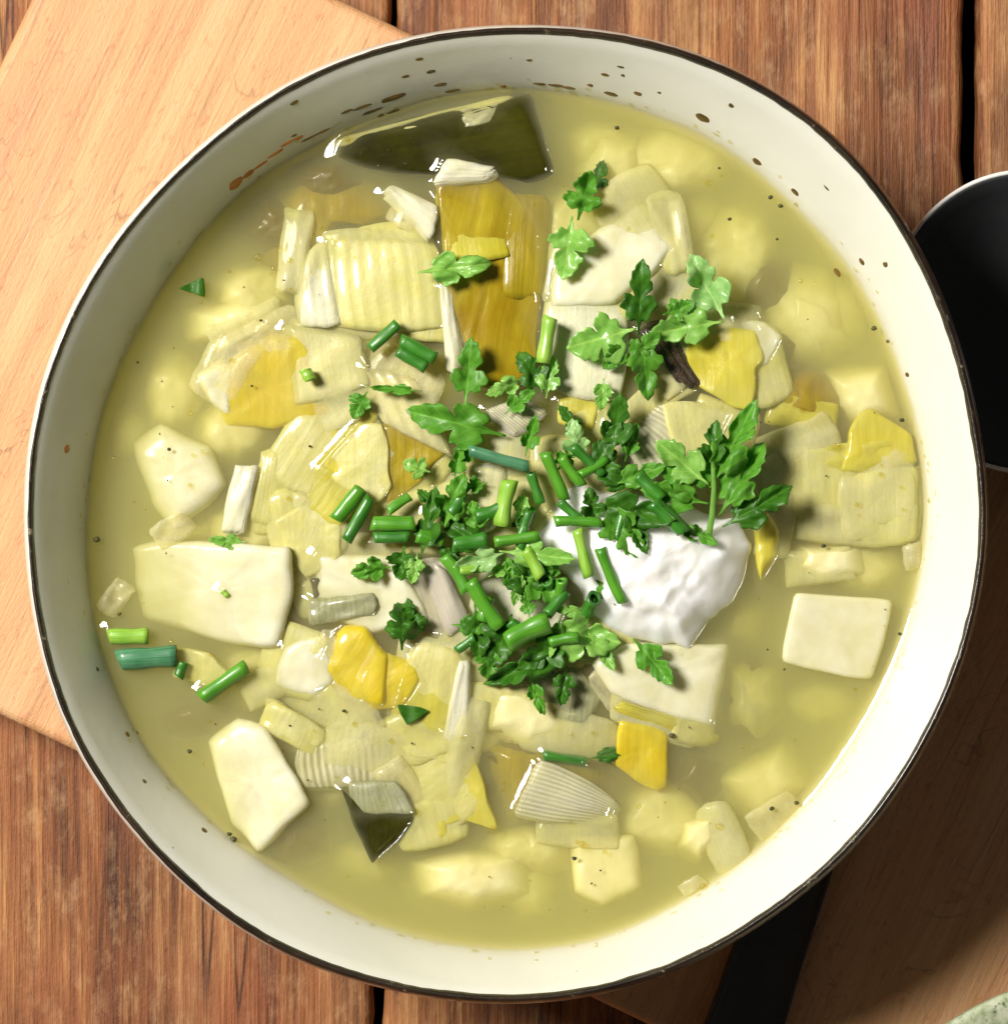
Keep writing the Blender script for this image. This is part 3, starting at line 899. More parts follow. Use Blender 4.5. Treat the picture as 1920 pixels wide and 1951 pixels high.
potato([(1350,1480),(1500,1400),(1560,1500),(1440,1590)], -3.2, 9, 'dim potato shape deep below the square cube', rnd=3, mat='potato_deep')
potato([(540,1230),(620,1200),(640,1300),(600,1330),(520,1310)], .6, 9, 'pale potato corner left of the bright yellow chunk', rnd=1.5)

# ------------------------------------------------------------------ leeks
def lk(mat, poly, z, th, label, **kw):
    if z < -2:
        kw['dome'] = 2.5; kw['rnd'] = 5.0; th = max(th, 10)
    kw.setdefault('lump', .6)
    return chunk('leek_piece', 'leek', mat, poly, z, th, label, grp=GL, **kw)
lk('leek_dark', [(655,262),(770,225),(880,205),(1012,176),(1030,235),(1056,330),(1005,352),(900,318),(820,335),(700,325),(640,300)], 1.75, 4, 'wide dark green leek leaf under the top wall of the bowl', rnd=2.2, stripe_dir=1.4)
lk('leek_amber', [(700,330),(560,330),(500,420),(500,520),(560,540),(640,430),(740,440),(800,400)], -4.0, 8, 'brown gold leek leaf sunk at the upper left', rnd=2)
sheet('leek_piece', 'leek', 'leek_pale', [(640,262),(960,182),(948,202),(655,280)], [.7,.7,.7,.7], 'narrow yellow green leek edge lying along the top wall', th=.8, ribs=0, grp=GL)
sheet('leek_piece', 'leek', 'leek_clear', [(868,212),(952,190),(970,222),(884,244)], [1.0,1.0,.8,.8], 'small grey translucent leek patch on the dark leaf', ribs=0, arch=.2, grp=GL)
lk('leek_amber', [(829,346),(870,330),(935,326),(988,372),(1024,432),(1030,560),(1022,690),(980,742),(915,735),(880,640),(850,540)], 2.2, 8, 'large amber yellow leek piece standing in the upper centre', tilt=(-1.0,-.6), rnd=1.0, stripe_dir=0.2)
stack('white leek skin folded over the top of the amber piece', ['leek_white','leek_white','leek_film'], [(822,350),(850,300),(945,318),(925,340)], [3.4,4.6,3.8,3.6], 3, (3,4), .5, ribs=5, arch=.8)
stack('short bright white leek stub left of the amber piece', 'leek_white', [(733,366),(752,352),(836,392),(822,455)], [2.6,2.8,3.6,3.2], 3, (-3,5), .6, ribs=3, arch=.8)
stack('broad pale leek with upright ribs in the upper left', ['leek_pale','leek_pale','leek_clear'], [(622,448),(832,462),(850,628),(640,625)], [2.2,3.2,2.8,2.0], 3, (-6,-4), .6, ribs=8, arch=1.3, rib=.2, nu=60)
stack('narrow white leek tube beside the broad ribbed leek', ['leek_white','leek_clear'], [(566,500),(625,452),(650,620),(572,622)], [1.2,2.2,2.0,1.0], 2, (-4,-3), .6, ribs=4, arch=1.0, nu=40)
stack('upright square of cream leek layers right of the amber piece', ['leek_white','leek_white','leek_pale'], [(1042,578),(1192,582),(1180,764),(1046,742)], [4.6,4.4,4.0,3.6], 3, (-3,-6), .7, ribs=0, arch_v=.6, arch=.5)
stack('pale leek square standing behind the upper potato', ['leek_clear','leek_pale'], [(1228,380),(1299,366),(1322,500),(1270,520)], [2.6,2.4,1.8,2.0], 2, (-4,5), .5, ribs=3)
lk('leek_yellow', [(1362,612),(1440,630),(1457,688),(1440,702),(1432,782),(1396,776),(1326,732),(1302,660),(1330,620)], 3.8, 10, 'tall pale yellow leek box right of the black curl', tilt=(1.0,.3), rnd=.7)
stack('black shrivelled leek curl between parsley and yellow leek', ['dark_leek','dark_leek','dark_leek'], [(1212,628),(1270,622),(1350,735),(1292,738)], [2.6,3.6,3.4,2.4], 3, (7,-5), .8, ribs=3, rib=.5, arch=1.1, nu=40)
stack('fan shaped ribbed leek piece in the centre right', ['leek_ribbed','leek_white'], [(1186,842),(1262,766),(1364,800),(1232,924)], [4.6,5.2,4.8,4.2], 2, (2,3), .5, ribs=11, rib=.12, arch_v=.6, nu=80)
stack('thin pale leek skin joining the ribbed fan and yellow box', ['leek_pale','leek_clear'], [(1258,768),(1400,778),(1365,845),(1300,890)], [5.0,4.4,4.2,4.6], 2, (2,3), .5, ribs=3, arch_v=.5)
lk('leek_pale', [(1184,770),(1220,742),(1300,700),(1330,745),(1255,780),(1200,835)], 3.4, 5, 'olive leek wedge tucked above the ribbed fan', rnd=.8)
lk('leek_yellow', [(1064,760),(1098,746),(1144,762),(1130,826),(1062,806)], 4.4, 7, 'small amber leek cube under the cream leek square', rnd=.9)
lk('leek_bright', [(440,680),(520,632),(585,640),(640,790),(520,815),(430,812),(412,745)], .7, 8, 'bright yellow leek piece at the left with a dark nick', tilt=(.3,0), rnd=1.4)
stack('pale leek sheet overlapping the bright yellow left piece', ['leek_clear','leek_pale'], [(540,618),(690,640),(710,735),(560,775)], [1.8,2.4,2.2,1.6], 2, (-5,3), .5, ribs=3, arch=.6)
lk('leek_yellow', [(546,832),(688,762),(722,790),(650,930),(588,948),(560,900)], 1.6, 9, 'yellow leek base under the pale diamond', rnd=1.0)
lk('leek_pale', [(604,896),(690,800),(730,806),(748,925),(722,962),(650,928)], 3.2, 3, 'pale yellow leek diamond left of the herb pile', rnd=.6, tilt=(.8,-.3))
lk('leek_amber', [(726,806),(760,812),(850,868),(800,920),(735,965),(744,920)], 2.9, 7, 'golden leek wedge right of the pale diamond', rnd=.8, tilt=(-.8,0))
stack('crumpled thin leek skin above the pale diamond', ['leek_film','leek_clear'], [(690,700),(790,720),(860,870),(728,805)], [3.8,4.6,3.6,3.6], 2, (4,4), .6, ribs=4, rib=.35, nu=40, arch=.7)
stack('long twisted white leek thread beside the amber piece', ['leek_white','leek_film'], [(838,548),(860,548),(882,700),(850,705)], [4.6,4.6,4.4,4.0], 2, (5,3), .5, ribs=1, rib=.5, arch=.8)
stack('short white leek stick upright at the left', 'leek_white', [(448,884),(490,884),(462,1020),(420,1016)], [1.3,1.5,1.5,1.2], 2, (4,2), .5, ribs=2, arch=1.0)
sheet('leek_piece', 'leek', 'leek_pale', [(492,892),(560,912),(528,1010),(470,1015)], [-.6,-.6,-.6,-.8], 'sunken pale leek patch right of the white stick', ribs=4, grp=GL)
lk('leek_pale', [(522,992),(590,955),(648,1000),(652,1062),(584,1104),(546,1058)], 1.3, 5, 'pale yellow leek disc below the yellow base', rnd=.8)
stack('dark grey green leek strip below the left potato corner', ['leek_grey'], [(588,1140),(712,1128),(716,1172),(592,1196)], [3.2,3.4,3.2,3.0], 1, ribs=0, arch_v=.5)
lk('dark_leek', [(590,1105),(618,1100),(622,1130),(598,1140)], 1.4, 3, 'tiny black leek crumb above the grey strip', rnd=.6)
lk('leek_bright', [(612,1262),(634,1212),(655,1192),(700,1196),(745,1250),(730,1350),(640,1325)], 2.9, 9, 'brightest yellow leek chunk at the lower left of the herbs', rnd=1.2, dome=.6, stripe_dir=.6)
lk('leek_bright', [(722,1238),(792,1262),(804,1300),(772,1345),(700,1358),(690,1300)], 2.2, 7, 'second bright yellow leek chunk touching the brightest one', rnd=1.0, dome=.5, stripe_dir=1.1, tilt=(-.6,.3))
stack('pale leek skin wrapped under the brightest yellow chunk', ['leek_film','leek_clear','leek_pale'], [(610,1200),(640,1205),(740,1390),(572,1335)], [1.5,2.0,1.8,1.0], 3, (-9,5), .4, ribs=2, arch=.7)
stack('broad olive leek leaf in the lower centre', ['leek_pale','leek_yellow'], [(790,1225),(884,1248),(890,1410),(745,1372)], [2.6,3.2,2.0,1.6], 2, (-3,4), .5, ribs=4, arch=.9)
stack('narrow white leek rib beside the broad olive leaf', ['leek_white'], [(876,1262),(894,1262),(890,1420),(842,1412)], [3.4,3.6,2.2,2.0], 1, ribs=1, rib=.3, arch=.6)
lk('leek_yellow', [(745,1392),(890,1402),(950,1586),(880,1560),(800,1600),(790,1500)], .15, 3, 'pointed yellow leek triangle below the olive leaf', rnd=.5, tilt=(.6,0))
stack('ribbed grey leek slice sunk at the lower left', ['leek_ribbed','leek_pale'], [(565,1425),(745,1405),(752,1492),(575,1502)], [-.3,-.1,-.1,-.4], 2, (3,3), .5, ribs=15, rib=.12, nu=90)
stack('flat grey leek rectangle above the dark triangle', ['leek_grey'], [(666,1490),(756,1488),(792,1552),(668,1552)], [2.9,2.9,3.3,3.3], 1, ribs=0, arch=.2)
lk('leek_dark', [(648,1500),(668,1548),(790,1556),(760,1600),(710,1645),(684,1592)], 2.4, 3, 'dark green wet leek triangle at the lower left', rnd=.7, lump=.7)
lk('leek_clear', [(790,1480),(850,1500),(840,1560),(795,1540)], .3, 3, 'small murky leek scrap right of the dark triangle', rnd=.8)
lk('leek_yellow', [(800,1560),(850,1550),(862,1590),(830,1615),(798,1600)], .4, 4, 'small yellow leek curl at the bottom', rnd=1.2)
stack('ribbed clear leek slice leaning in the lower centre', ['leek_ribbed','leek_clear'], [(978,1553),(1027,1446),(1178,1528),(1160,1568)], [2.8,3.4,1.4,1.0], 2, (2,4), .4, ribs=14, rib=.1, arch_v=.3, nu=60)
lk('leek_amber', [(905,1405),(1120,1410),(1180,1480),(1160,1560),(960,1580)], -3.6, 7, 'deep brown gold leek leaf under the ribbed clear slice', rnd=1.5)
lk('leek_bright', [(1178,1372),(1236,1382),(1274,1398),(1268,1498),(1250,1508),(1208,1486),(1172,1462)], 1.4, 8, 'bright yellow leek cube below the cream', rnd=.8)
stack('folded yellow leek strip above the bright cube', ['leek_yellow','leek_bright'], [(1168,1348),(1180,1334),(1368,1392),(1350,1412)], [1.9,2.2,1.2,.8], 2, (2,8), .6, ribs=0, arch_v=.7)
lk('leek_grey', [(1000,1290),(1100,1270),(1150,1330),(1120,1380),(1010,1370)], -.4, 3, 'dusky leek leaf sunk below the dark parsley', rnd=1)
stack('purple grey ribbed onion piece above the herb pile', ['leek_ribbed','onion'], [(922,782),(990,756),(1044,786),(980,832)], [5.0,5.6,5.2,4.4], 2, (2,3), .5, ribs=5, rib=.15, cat='onion', arch=.6)
stack('clear leek tube inside the herb pile', ['leek_clear','leek_white'], [(890,886),(966,892),(948,1000),(876,1012)], [5.4,5.4,4.8,4.8], 2, (2,3), .6, ribs=4, arch=1.2)
stack('shiny white onion layer left of the central chives', ['onion','onion'], [(800,1074),(846,1080),(894,1180),(852,1216)], [3.8,4.4,4.2,3.6], 2, (-3,3), .6, ribs=3, arch=1.1, cat='onion')
lk('leek_pale', [(1130,1120),(1215,1170),(1210,1240),(1130,1250),(1090,1190)], 3.6, 5, 'pale leek pad smeared with cream below the chives', rnd=1.0)
# right-hand sheets
stack('pale green square leek sheet against the right wall', ['leek_clear','leek_pale'], [(1600,905),(1752,885),(1748,1030),(1612,1035)], [.5,.6,.4,.2], 2, (-4,3), .6, ribs=3, arch=.3)
lk('leek_yellow', [(1618,822),(1650,770),(1738,830),(1748,880),(1680,905),(1600,900)], -.5, 4, 'yellow leek leaf by the right wall above the square sheet', rnd=.8)
stack('frayed pale leek slice right of the parsley sprig', ['leek_clear','leek_pale'], [(1440,880),(1560,808),(1574,872),(1462,950)], [.9,.9,.8,.8], 2, (2,4), .5, ribs=5, nu=40)
lk('leek_yellow', [(1434,990),(1460,968),(1488,1015),(1480,1060),(1450,1110),(1436,1060)], 2.4, 6, 'curled wet yellow leek piece right of the cream', rnd=1.6, dome=.8)
lk('leek_amber', [(1440,700),(1560,700),(1620,760),(1600,820),(1480,800),(1430,770)], -3.0, 6, 'brown gold leek leaf sunk right of the yellow box', rnd=1.5)
lk('leek_pale', [(1380,1250),(1490,1270),(1500,1360),(1440,1420),(1380,1380)], -4.5, 5, 'dim leek shape deep below the cream at the right', rnd=1.5)
stack('thin leek skin curled at the right wall', ['leek_film'], [(1720,1040),(1752,1030),(1756,1080),(1726,1090)], [.9,1.2,1.0,.6], 1, ribs=1, arch=.6)
stack('thin leek skin curled at the bottom wall', ['leek_film'], [(1290,1690),(1330,1665),(1352,1685),(1310,1715)], [.9,1.0,.9,.7], 1, ribs=1, arch=.6)
lk('leek_pale', [(500,1330),(540,1340),(620,1400),(610,1425),(560,1410),(510,1370)], .3, 3, 'slim olive leek strip below the pale wrapped skin', rnd=.7)
lk('leek_pale', [(330,1235),(400,1245),(450,1290),(400,1310),(330,1290)], -.2, 3, 'faint yellow leek scrap between the chives at the left', rnd=.7)
lk('leek_pale', [(720,1380),(800,1390),(880,1430),(870,1460),(780,1440)], .5, 3, 'pale leek scrap above the yellow triangle', rnd=.6)
lk('leek_white', [(930,1040),(1040,1060),(1090,1160),(1060,1230),(960,1240),(890,1160)], 3.0, 8, 'cream leek heart hidden under the central parsley', rnd=2)
lk('leek_pale', [(700,960),(880,900),(1050,900),(1080,1000),(960,1060),(760,1060)], 3.2, 8, 'pale leek bed under the top of the herb pile', rnd=2)
lk('leek_pale', [(1000,830),(1180,830),(1230,930),(1120,960),(1010,920)], 3.6, 8, 'pale leek bed between ribbed fan and herbs', rnd=2)

# ------------------------------------------------------------------ smaller scraps and sunken shapes
ANCH = [(400,1130,'the large left potato'),(1590,1210,'the square pale cube'),(490,1490,'the lower left potato'),(340,900,'the rounded left potato'),(1160,470,'the upper potato'),(930,540,'the tall amber piece'),
        (850,260,'the dark leaf under the top wall'),(735,540,'the broad ribbed leek'),(500,740,'the bright yellow left piece'),(690,870,'the pale diamond'),(700,1270,'the brightest yellow chunk'),(830,1330,'the olive leaf'),
        (710,1580,'the dark triangle'),(1070,1520,'the ribbed clear slice'),(1220,1440,'the bright yellow cube'),(1260,1310,'the potato below the cream'),(1390,700,'the yellow leek box'),(1270,840,'the ribbed fan'),
        (1110,670,'the cream leek square'),(1270,1100,'the white cream'),(1670,960,'the green square by the right wall'),(455,950,'the white leek stick'),(890,1690,'the wide bottom potato'),(285,1255,'the chives at the left wall'),
        (360,548,'the tiny green triangle'),(1150,1660,'the squarish bottom potato')]
used_labels = {}
def where(x, y):
    d, ax, ay, nm = min((math.hypot(x - a, y - b), a, b, n) for a, b, n in ANCH)
    dx, dy = x - ax, y - ay
    v = 'above' if dy < 0 else 'below'; h = 'left of' if dx < 0 else 'right of'
    if abs(dx) > 2.2 * abs(dy): rel = h
    elif abs(dy) > 2.2 * abs(dx): rel = v
    else: rel = v + ' and ' + h
    return ('just ' if d < 90 else '') + rel + ' ' + nm
def unique(txt, x, y):
    w = txt + ' ' + where(x, y)
    if w in used_labels:
        for ex in ('slimmer', 'broader', 'fainter', 'paler', 'shorter', 'longer', 'outermost', 'tilted'):
            if ex + ' ' + w not in used_labels: w = ex + ' ' + w; break
    ws = w.split()
    if len(ws) > 16: w = ' '.join(ws).replace('just ', '').replace('scrap ', '').replace('small ', '')
    used_labels[w] = 1
    return w
R2 = random.Random(5)
GD = 'sunken shapes in the broth'
# gold-brown patches added as deep shade, and sunken pale potato shapes: x, y, half width, half height, depth mm, kind
for x, y, a, b, z, kd in [(1480,740,110,70,-2.2,'b'),(1430,1340,70,110,-3,'b'),(1330,1480,60,70,-2.5,'b'),(560,1600,90,60,-2.5,'b'),(575,1160,40,70,-1.5,'b'),(430,720,60,60,-4,'b'),(520,430,90,80,-1.8,'b'),(620,345,90,50,-1.2,'b'),
                          (1000,1440,110,50,-1.4,'b'),(1460,560,70,80,-3,'b'),(960,640,70,110,-1.0,'b'),(1040,1480,130,70,-1.8,'b'),(1390,880,70,60,-2,'b'),(1500,950,70,80,-3,'b'),(780,300,140,40,-.8,'b'),(380,1370,90,40,-3,'b'),(1480,660,50,40,-1.2,'b'),
                          (1150,280,90,60,-2.4,'p'),(1600,600,70,90,-2.5,'p'),(1660,760,50,80,-2,'p'),(520,600,80,50,-1.2,'p'),(1550,1080,90,50,-1.6,'p'),(1450,1500,110,60,-3,'p'),(880,1690,130,50,-1.6,'p'),(1160,1680,90,60,-1.6,'p'),(1340,1590,60,60,-1.4,'p'),
                          (240,820,50,60,-3,'p'),(650,470,60,40,-1.6,'p'),(1330,420,60,60,-2.2,'p'),(700,1640,80,50,-2.6,'p'),(1600,1000,100,80,-1.6,'p'),(300,1250,60,40,-2,'p'),(1420,1180,50,60,-3,'p'),(640,1500,60,50,-2.6,'p'),(450,820,90,70,-.4,'p'),(470,1010,100,60,-.2,'p'),(600,1120,100,70,0,'p'),(490,1290,90,80,-.5,'p'),(640,1410,110,70,-.2,'p'),(780,1470,100,70,-.2,'p'),(1010,1620,110,60,-.4,'p'),(1260,1560,110,80,-.6,'p'),(1530,600,110,110,-.8,'p'),(1400,480,90,110,-.7,'p'),(1280,310,120,80,-1.0,'p'),(1090,430,90,80,-.3,'p'),(700,630,110,90,.1,'p'),(810,720,100,80,.3,'p'),(590,720,90,80,0,'p'),(490,560,100,70,-.3,'p'),(880,1400,110,70,-.1,'p'),(1500,880,100,70,-.3,'p'),(1640,1080,90,60,-.6,'p'),(330,740,70,90,-1.0,'p'),(1010,1700,60,60,-2,'p'),(1560,1340,90,50,-3,'p'),(360,1010,70,30,-2,'p')]:
    n = R2.randint(4, 6) if kd == 'b' else 9; ph = R2.uniform(0, 6.28)
    poly = [(x + a * math.cos(ph + 6.283 * k / n) * R2.uniform(.92, 1.08), y + b * math.sin(ph + 6.283 * k / n) * R2.uniform(.92, 1.08)) for k in range(n)]
    if kd == 'b':
        chunk('leek_piece', 'leek', 'shade_brown', poly, z - 3.4, 6, unique('golden brown painted shade sunk', x, y), rnd=5, dome=3.0, lump=1.0, grp=GD, tilt=(R2.uniform(-1, 1), R2.uniform(-1, 1)))
    else:
        chunk('potato_chunk', 'potato', 'potato_deep', poly, z - 7.0, 8, unique('blurred pale potato shape sunk', x, y), rnd=3.5, dome=5.4, lump=.9, grp=GD, tilt=(R2.uniform(-1, 1), R2.uniform(-1, 1)))
# thin translucent leek scraps: centre, width along ribs, length, angle, heights, shade
SCR = [(700,560,150,130,8,.5,1.4,'leek_clear'),(760,490,120,110,-6,.8,1.8,'leek_pale'),(650,530,90,150,4,-.4,1.2,'leek_clear'),(800,590,110,90,12,1,2,'leek_pale'),(610,690,140,110,20,.2,1.6,'leek_clear'),(520,640,110,80,-20,-.3,1.2,'leek_film'),
       (640,760,120,90,-28,.8,2,'leek_clear'),(760,740,130,110,30,1.2,2.6,'leek_film'),(580,860,110,120,35,.2,1.6,'leek_pale'),(670,850,130,120,-32,1,2.4,'leek_clear'),(780,880,120,90,40,1.2,2.4,'leek_pale'),(600,1010,110,90,24,.2,1.4,'leek_clear'),
       (560,1010,90,120,-10,-.5,.8,'leek_pale'),(700,1060,140,70,5,.8,1.8,'leek_film'),(650,1130,150,60,-12,.6,1.6,'leek_clear'),(560,1260,110,110,18,.2,1.2,'leek_pale'),(520,1300,120,60,-25,-.4,.8,'leek_clear'),(640,1320,150,110,30,.3,1.6,'leek_clear'),
       (820,1300,130,150,14,.8,2.2,'leek_clear'),(800,1400,160,80,-20,.2,1.2,'leek_pale'),(700,1430,130,90,8,-.5,.6,'leek_clear'),(840,1500,140,110,60,-.6,.8,'leek_pale'),(880,1440,60,190,16,-.2,1.4,'leek_clear'),(960,1350,150,80,4,-.2,.8,'leek_pale'),
       (1000,1330,110,60,-10,.2,1.2,'leek_film'),(1080,1400,150,70,10,-.8,.2,'leek_clear'),(820,1570,110,70,-12,-.6,.5,'leek_pale'),(1100,1580,140,60,6,-.8,.3,'leek_clear'),(1260,1340,150,110,22,.8,2,'leek_clear'),(1200,1290,120,70,-30,1.2,2.4,'leek_film'),
       (1330,1340,70,130,10,.2,2,'leek_pale'),(1210,400,120,110,-30,.2,1.6,'leek_clear'),(1100,520,110,110,12,1,2.2,'leek_clear'),(1180,540,90,120,-18,.8,2,'leek_pale'),(1290,560,120,90,24,.5,1.8,'leek_clear'),(1380,640,120,110,6,1.6,2.8,'leek_clear'),
       (1450,700,90,120,-12,.2,1.2,'leek_pale'),(1300,690,120,80,-34,2,3.2,'leek_clear'),(1380,820,110,90,18,1.2,2.2,'leek_pale'),(1420,900,120,80,-14,.4,1.4,'leek_clear'),(1510,850,150,70,-22,-.4,.8,'leek_clear'),(1560,920,140,110,4,-.8,.4,'leek_pale'),
       (1640,870,120,50,-8,-.4,.6,'leek_yellow'),(1690,930,90,120,2,-.4,.8,'leek_clear'),(1600,1000,150,60,6,-.8,.3,'leek_clear'),(1530,790,120,60,14,-1,.2,'leek_yellow'),(1480,1000,60,110,14,.2,1.6,'leek_clear'),(1560,1080,120,60,-4,-.9,-.1,'leek_clear'),
       (1000,470,70,160,4,.6,1.6,'leek_amber'),(900,430,110,120,-8,1.4,2.4,'leek_yellow'),(960,620,110,170,6,.4,1.6,'leek_amber'),(870,600,50,170,-6,1.6,2.6,'leek_film'),(560,480,50,140,8,-.2,1,'leek_clear'),(780,410,70,50,30,.8,1.8,'leek_film'),
       (430,700,90,110,30,-.4,1,'leek_film'),(470,620,130,50,-24,-.6,.6,'leek_clear'),(520,930,60,110,10,-.8,.2,'leek_pale'),(620,940,110,70,40,.6,1.6,'leek_yellow'),(880,960,110,90,20,2,3,'leek_clear'),(830,1140,80,120,-14,1.8,2.8,'onion'),
       (950,860,110,80,10,2.6,3.6,'leek_clear'),(1140,800,90,70,-24,2.6,3.6,'leek_pale'),(1200,860,110,80,20,2,3,'onion'),(1150,1220,120,90,12,1.4,2.6,'leek_clear'),(1040,1240,110,80,-10,1.2,2.2,'leek_pale'),(900,1240,120,90,30,1,2,'leek_clear'),
       (330,1010,70,40,-30,-.4,.3,'leek_film'),(220,1140,60,40,-50,-.2,.6,'leek_film'),(1380,1600,60,110,-20,-.9,.2,'leek_clear'),(1480,1560,90,60,-30,-1,-.1,'leek_film'),(760,1500,60,90,-30,-.2,.9,'leek_film'),(560,1390,110,50,30,-.5,.5,'leek_pale')]
SH = {'leek_clear': 'see-through leek scrap', 'leek_pale': 'pale yellow green leek scrap', 'leek_film': 'filmy thin leek skin', 'leek_yellow': 'yellow leek scrap', 'leek_amber': 'amber leek scrap', 'onion': 'greyish onion scrap'}
for x, y, w, h, a, z0, z1, mt in SCR:
    w *= 1.2; h *= 1.2
    ca, sa = math.cos(math.radians(a)), math.sin(math.radians(a))
    tr = R2.uniform(.8, 1.0)
    q = [(-w / 2, -h / 2), (w / 2 * tr, -h / 2), (w / 2, h / 2 * R2.uniform(.85, 1)), (-w / 2 * R2.uniform(.85, 1), h / 2)]
    q = [(x + px * ca - py * sa, y + px * sa + py * ca) for px, py in q]
    hi = R2.choice([0, 1, 3])
    zs = [z0] * 4; zs[hi] = z1; zs[(hi + 1) % 4] = z1 * .7 + z0 * .3
    sheet('leek_piece', 'onion' if mt == 'onion' else 'leek', mt, q, zs, unique(SH[mt], x, y), arch=R2.uniform(.2, 1.2), th=.4, ribs=R2.choice([0, 6, 9]), rib=.12, grp=GL, nu=24, nv=14)

# ------------------------------------------------------------------ cream dollop
def dollop():
    poly = [(1078,925),(1110,918),(1150,935),(1230,945),(1300,960),(1370,990),(1400,985),(1431,1037),(1415,1108),(1394,1146),(1349,1183),(1328,1215),(1314,1240),(1285,1225),(1263,1228),(1200,1215),(1160,1200),(1120,1175),(1105,1120),(1060,1080),(1015,1015),(1050,975)]
    n, m = 220, 70
    pts = dense(poly, n, 3)
    c = np.array([1235., 1075.])
    org = P(c[0], c[1], .002); vs = []
    for j in range(m + 1):
        f = j / m
        for k in range(n):
            wob = 1 + .02 * noise.noise(Vector((pts[k][0] * .05, pts[k][1] * .05, 0))) * f
            q = c + (pts[k] - c) * f * wob
            h = (1 - f ** 2.2) ** .9 * 8.0
            x, y = q
            # swirled folds on the lower right, smooth on the upper left
            rug = max(0, min(1, ((x - 1175) * .55 + (y - 1040) * .75) / 95))
            w = Vector((x * .016, y * .016, 0))
            wr = w + Vector((noise.noise(w * 1.3), noise.noise(w * 1.3 + Vector((7, 0, 0))), 0)) * .9
            h += rug * (1.9 * noise.noise(wr * .9) + .8 * noise.noise(w * 2.0) + .22 * noise.noise(w * 4.6)) * min(1, (1 - f) * 3)
            h += .8 * noise.noise(w * .8) * (1 - f)
            h -= 2.0 * math.exp(-(((x - 1285) / 38) ** 2 + ((y - 1105) / 44) ** 2))
            h += 1.2 * math.exp(-(((x - 1360) / 40) ** 2 + ((y - 1060) / 50) ** 2))
            vs.append(P(x, y, (h * .86 + 1.6 - 1.4 * f ** 3) * .001) - org)
    base = len(vs)
    for k in range(n):
        q = pts[k]; vs.append(P(c[0] + (q[0] - c[0]) * .93, c[1] + (q[1] - c[1]) * .93, -.002) - org)
    fs = []
    for j in range(m + 1):
        for i in range(n):
            fs.append((j * n + i, (j + 1) * n + i, (j + 1) * n + (i + 1) % n, j * n + (i + 1) % n)[::-1])
    fs.append(tuple(base + i for i in range(n)))
    o = mesh_obj('cream_dollop', vs, fs, M['cream'])
    bm = bmesh.new(); bm.from_mesh(o.data); bmesh.ops.remove_doubles(bm, verts=bm.verts, dist=1e-6); bmesh.ops.recalc_face_normals(bm, faces=bm.faces); bm.to_mesh(o.data); bm.free()
    o.location = org
    tag(o, 'thick white dollop of sour cream right of the herb pile', 'cream')
    EMERGED.append(dense(poly, 80, 2))
dollop()

# ------------------------------------------------------------------ chives
C = chive
C((705,664),(758,616), 21, 3.6,4.0,'chive_dark','short dark chive, uppermost on the left of the herbs')
C((763,648),(829,683), 24, 4.6,5.0,'chive_dark','upper chive of the thick pair above the toothed leaf')
C((757,668),(812,700), 22, 4.2,4.6,'chive_dark','lower chive of the thick pair above the toothed leaf')
C((1048,604),(1034,692), 30, 6.4,6.6,'chive_light','pale upright chive leaning on the cream leek square')
C((688,930),(640,990), 27, 4.6,3.8,'chive','upper of two parallel chives left of the herb pile')
C((706,948),(660,1030), 22, 4.8,4.0,'chive_dark','lower of two parallel chives left of the herb pile')
C((708,997),(790,997), 27, 5.0,5.4,'chive','level chive joining the parallel pair to the pile')
C((712,1024),(780,1022), 22, 4.2,4.6,'chive_dark','dark chive just beneath the level chive')
C((893,858),(1008,890), 21, 8.0,8.4,'chive_blue','long blue green chive across the top of the pile')
C((972,915),(955,1002), 32, 8.2,7.2,'chive_light','bright lime chive standing above the dark leaves', bend=3)
C((1038,862),(1076,952), 24, 8.0,7.0,'chive','slanting chive between pile and ribbed fan')
C((1070,870),(1110,925), 22, 8.6,8.0,'chive','short chive right of the slanting one', bend=2)
C((1090,850),(1150,905), 22, 7.0,7.0,'chive_dark','dark chive beneath the small pale leaf')
C((862,1040),(928,1028), 28, 7.6,7.8,'chive_dark','level dark chive in the middle of the pile')
C((942,1033),(1028,1021), 20, 8.4,9.0,'chive','slim chive pointing from the pile at the cream')
C((845,1060),(888,1128), 22, 6.4,6.8,'chive','bent chive left of the long lime chive', bend=-5)
C((895,1106),(952,1196), 27, 8.0,7.2,'chive','long lime chive below the folded pale leaf', bend=2)
C((966,1226),(1046,1186), 42, 8.0,8.6,'chive','thickest chive at the lower end of the pile', bend=-4)
C((1056,994),(1148,998), 22, 10.4,10.4,'chive','level chive crossing on top of the cream', bend=-3)
C((1100,1008),(1122,1100), 25, 9.6,9.4,'chive_light','light chive running down the cream from the crossing')
C((1143,1044),(1187,1148), 24, 9.8,8.2,'chive','pointed chive lying on the cream right of the light one', bend=2)
C((1244,956),(1304,1014), 31, 11.4,11.0,'chive_dark','thick dark chive at the upper edge of the cream')
C((1215,905),(1262,950), 26, 9.0,10.0,'chive_dark','dark chive end tucked under the wide leaf')
C((1040,1106),(1052,1125), 24, 8.2,3.0,'chive_dark','dark hollow chive end facing up near the cream')
C((1070,1105),(1062,1150), 22, 8.2,5.0,'chive','stubby light chive beside the dark hollow end')
C((1132,1140),(1118,1170), 30, 9.0,3.0,'chive_dark','round dark chive end on the lower edge of the cream')
C((207,1213),(282,1212), 28, .5,.5,'chive_light','light green chive touching the left wall')
C((226,1258),(336,1250), 38, .9,.9,'chive_blue','thick blue green chive beside the left wall')
C((340,1290),(350,1262), 20, .9,.9,'chive_dark','tiny chive end at the tip of the thick blue one')
C((384,1330),(470,1270), 30, 1.0,1.2,'chive','single slanting chive afloat at the lower left')
C((581,704),(592,724), 24, 2.6,2.8,'chive_light','tiny square lime chive scrap on the pale leek sheet')
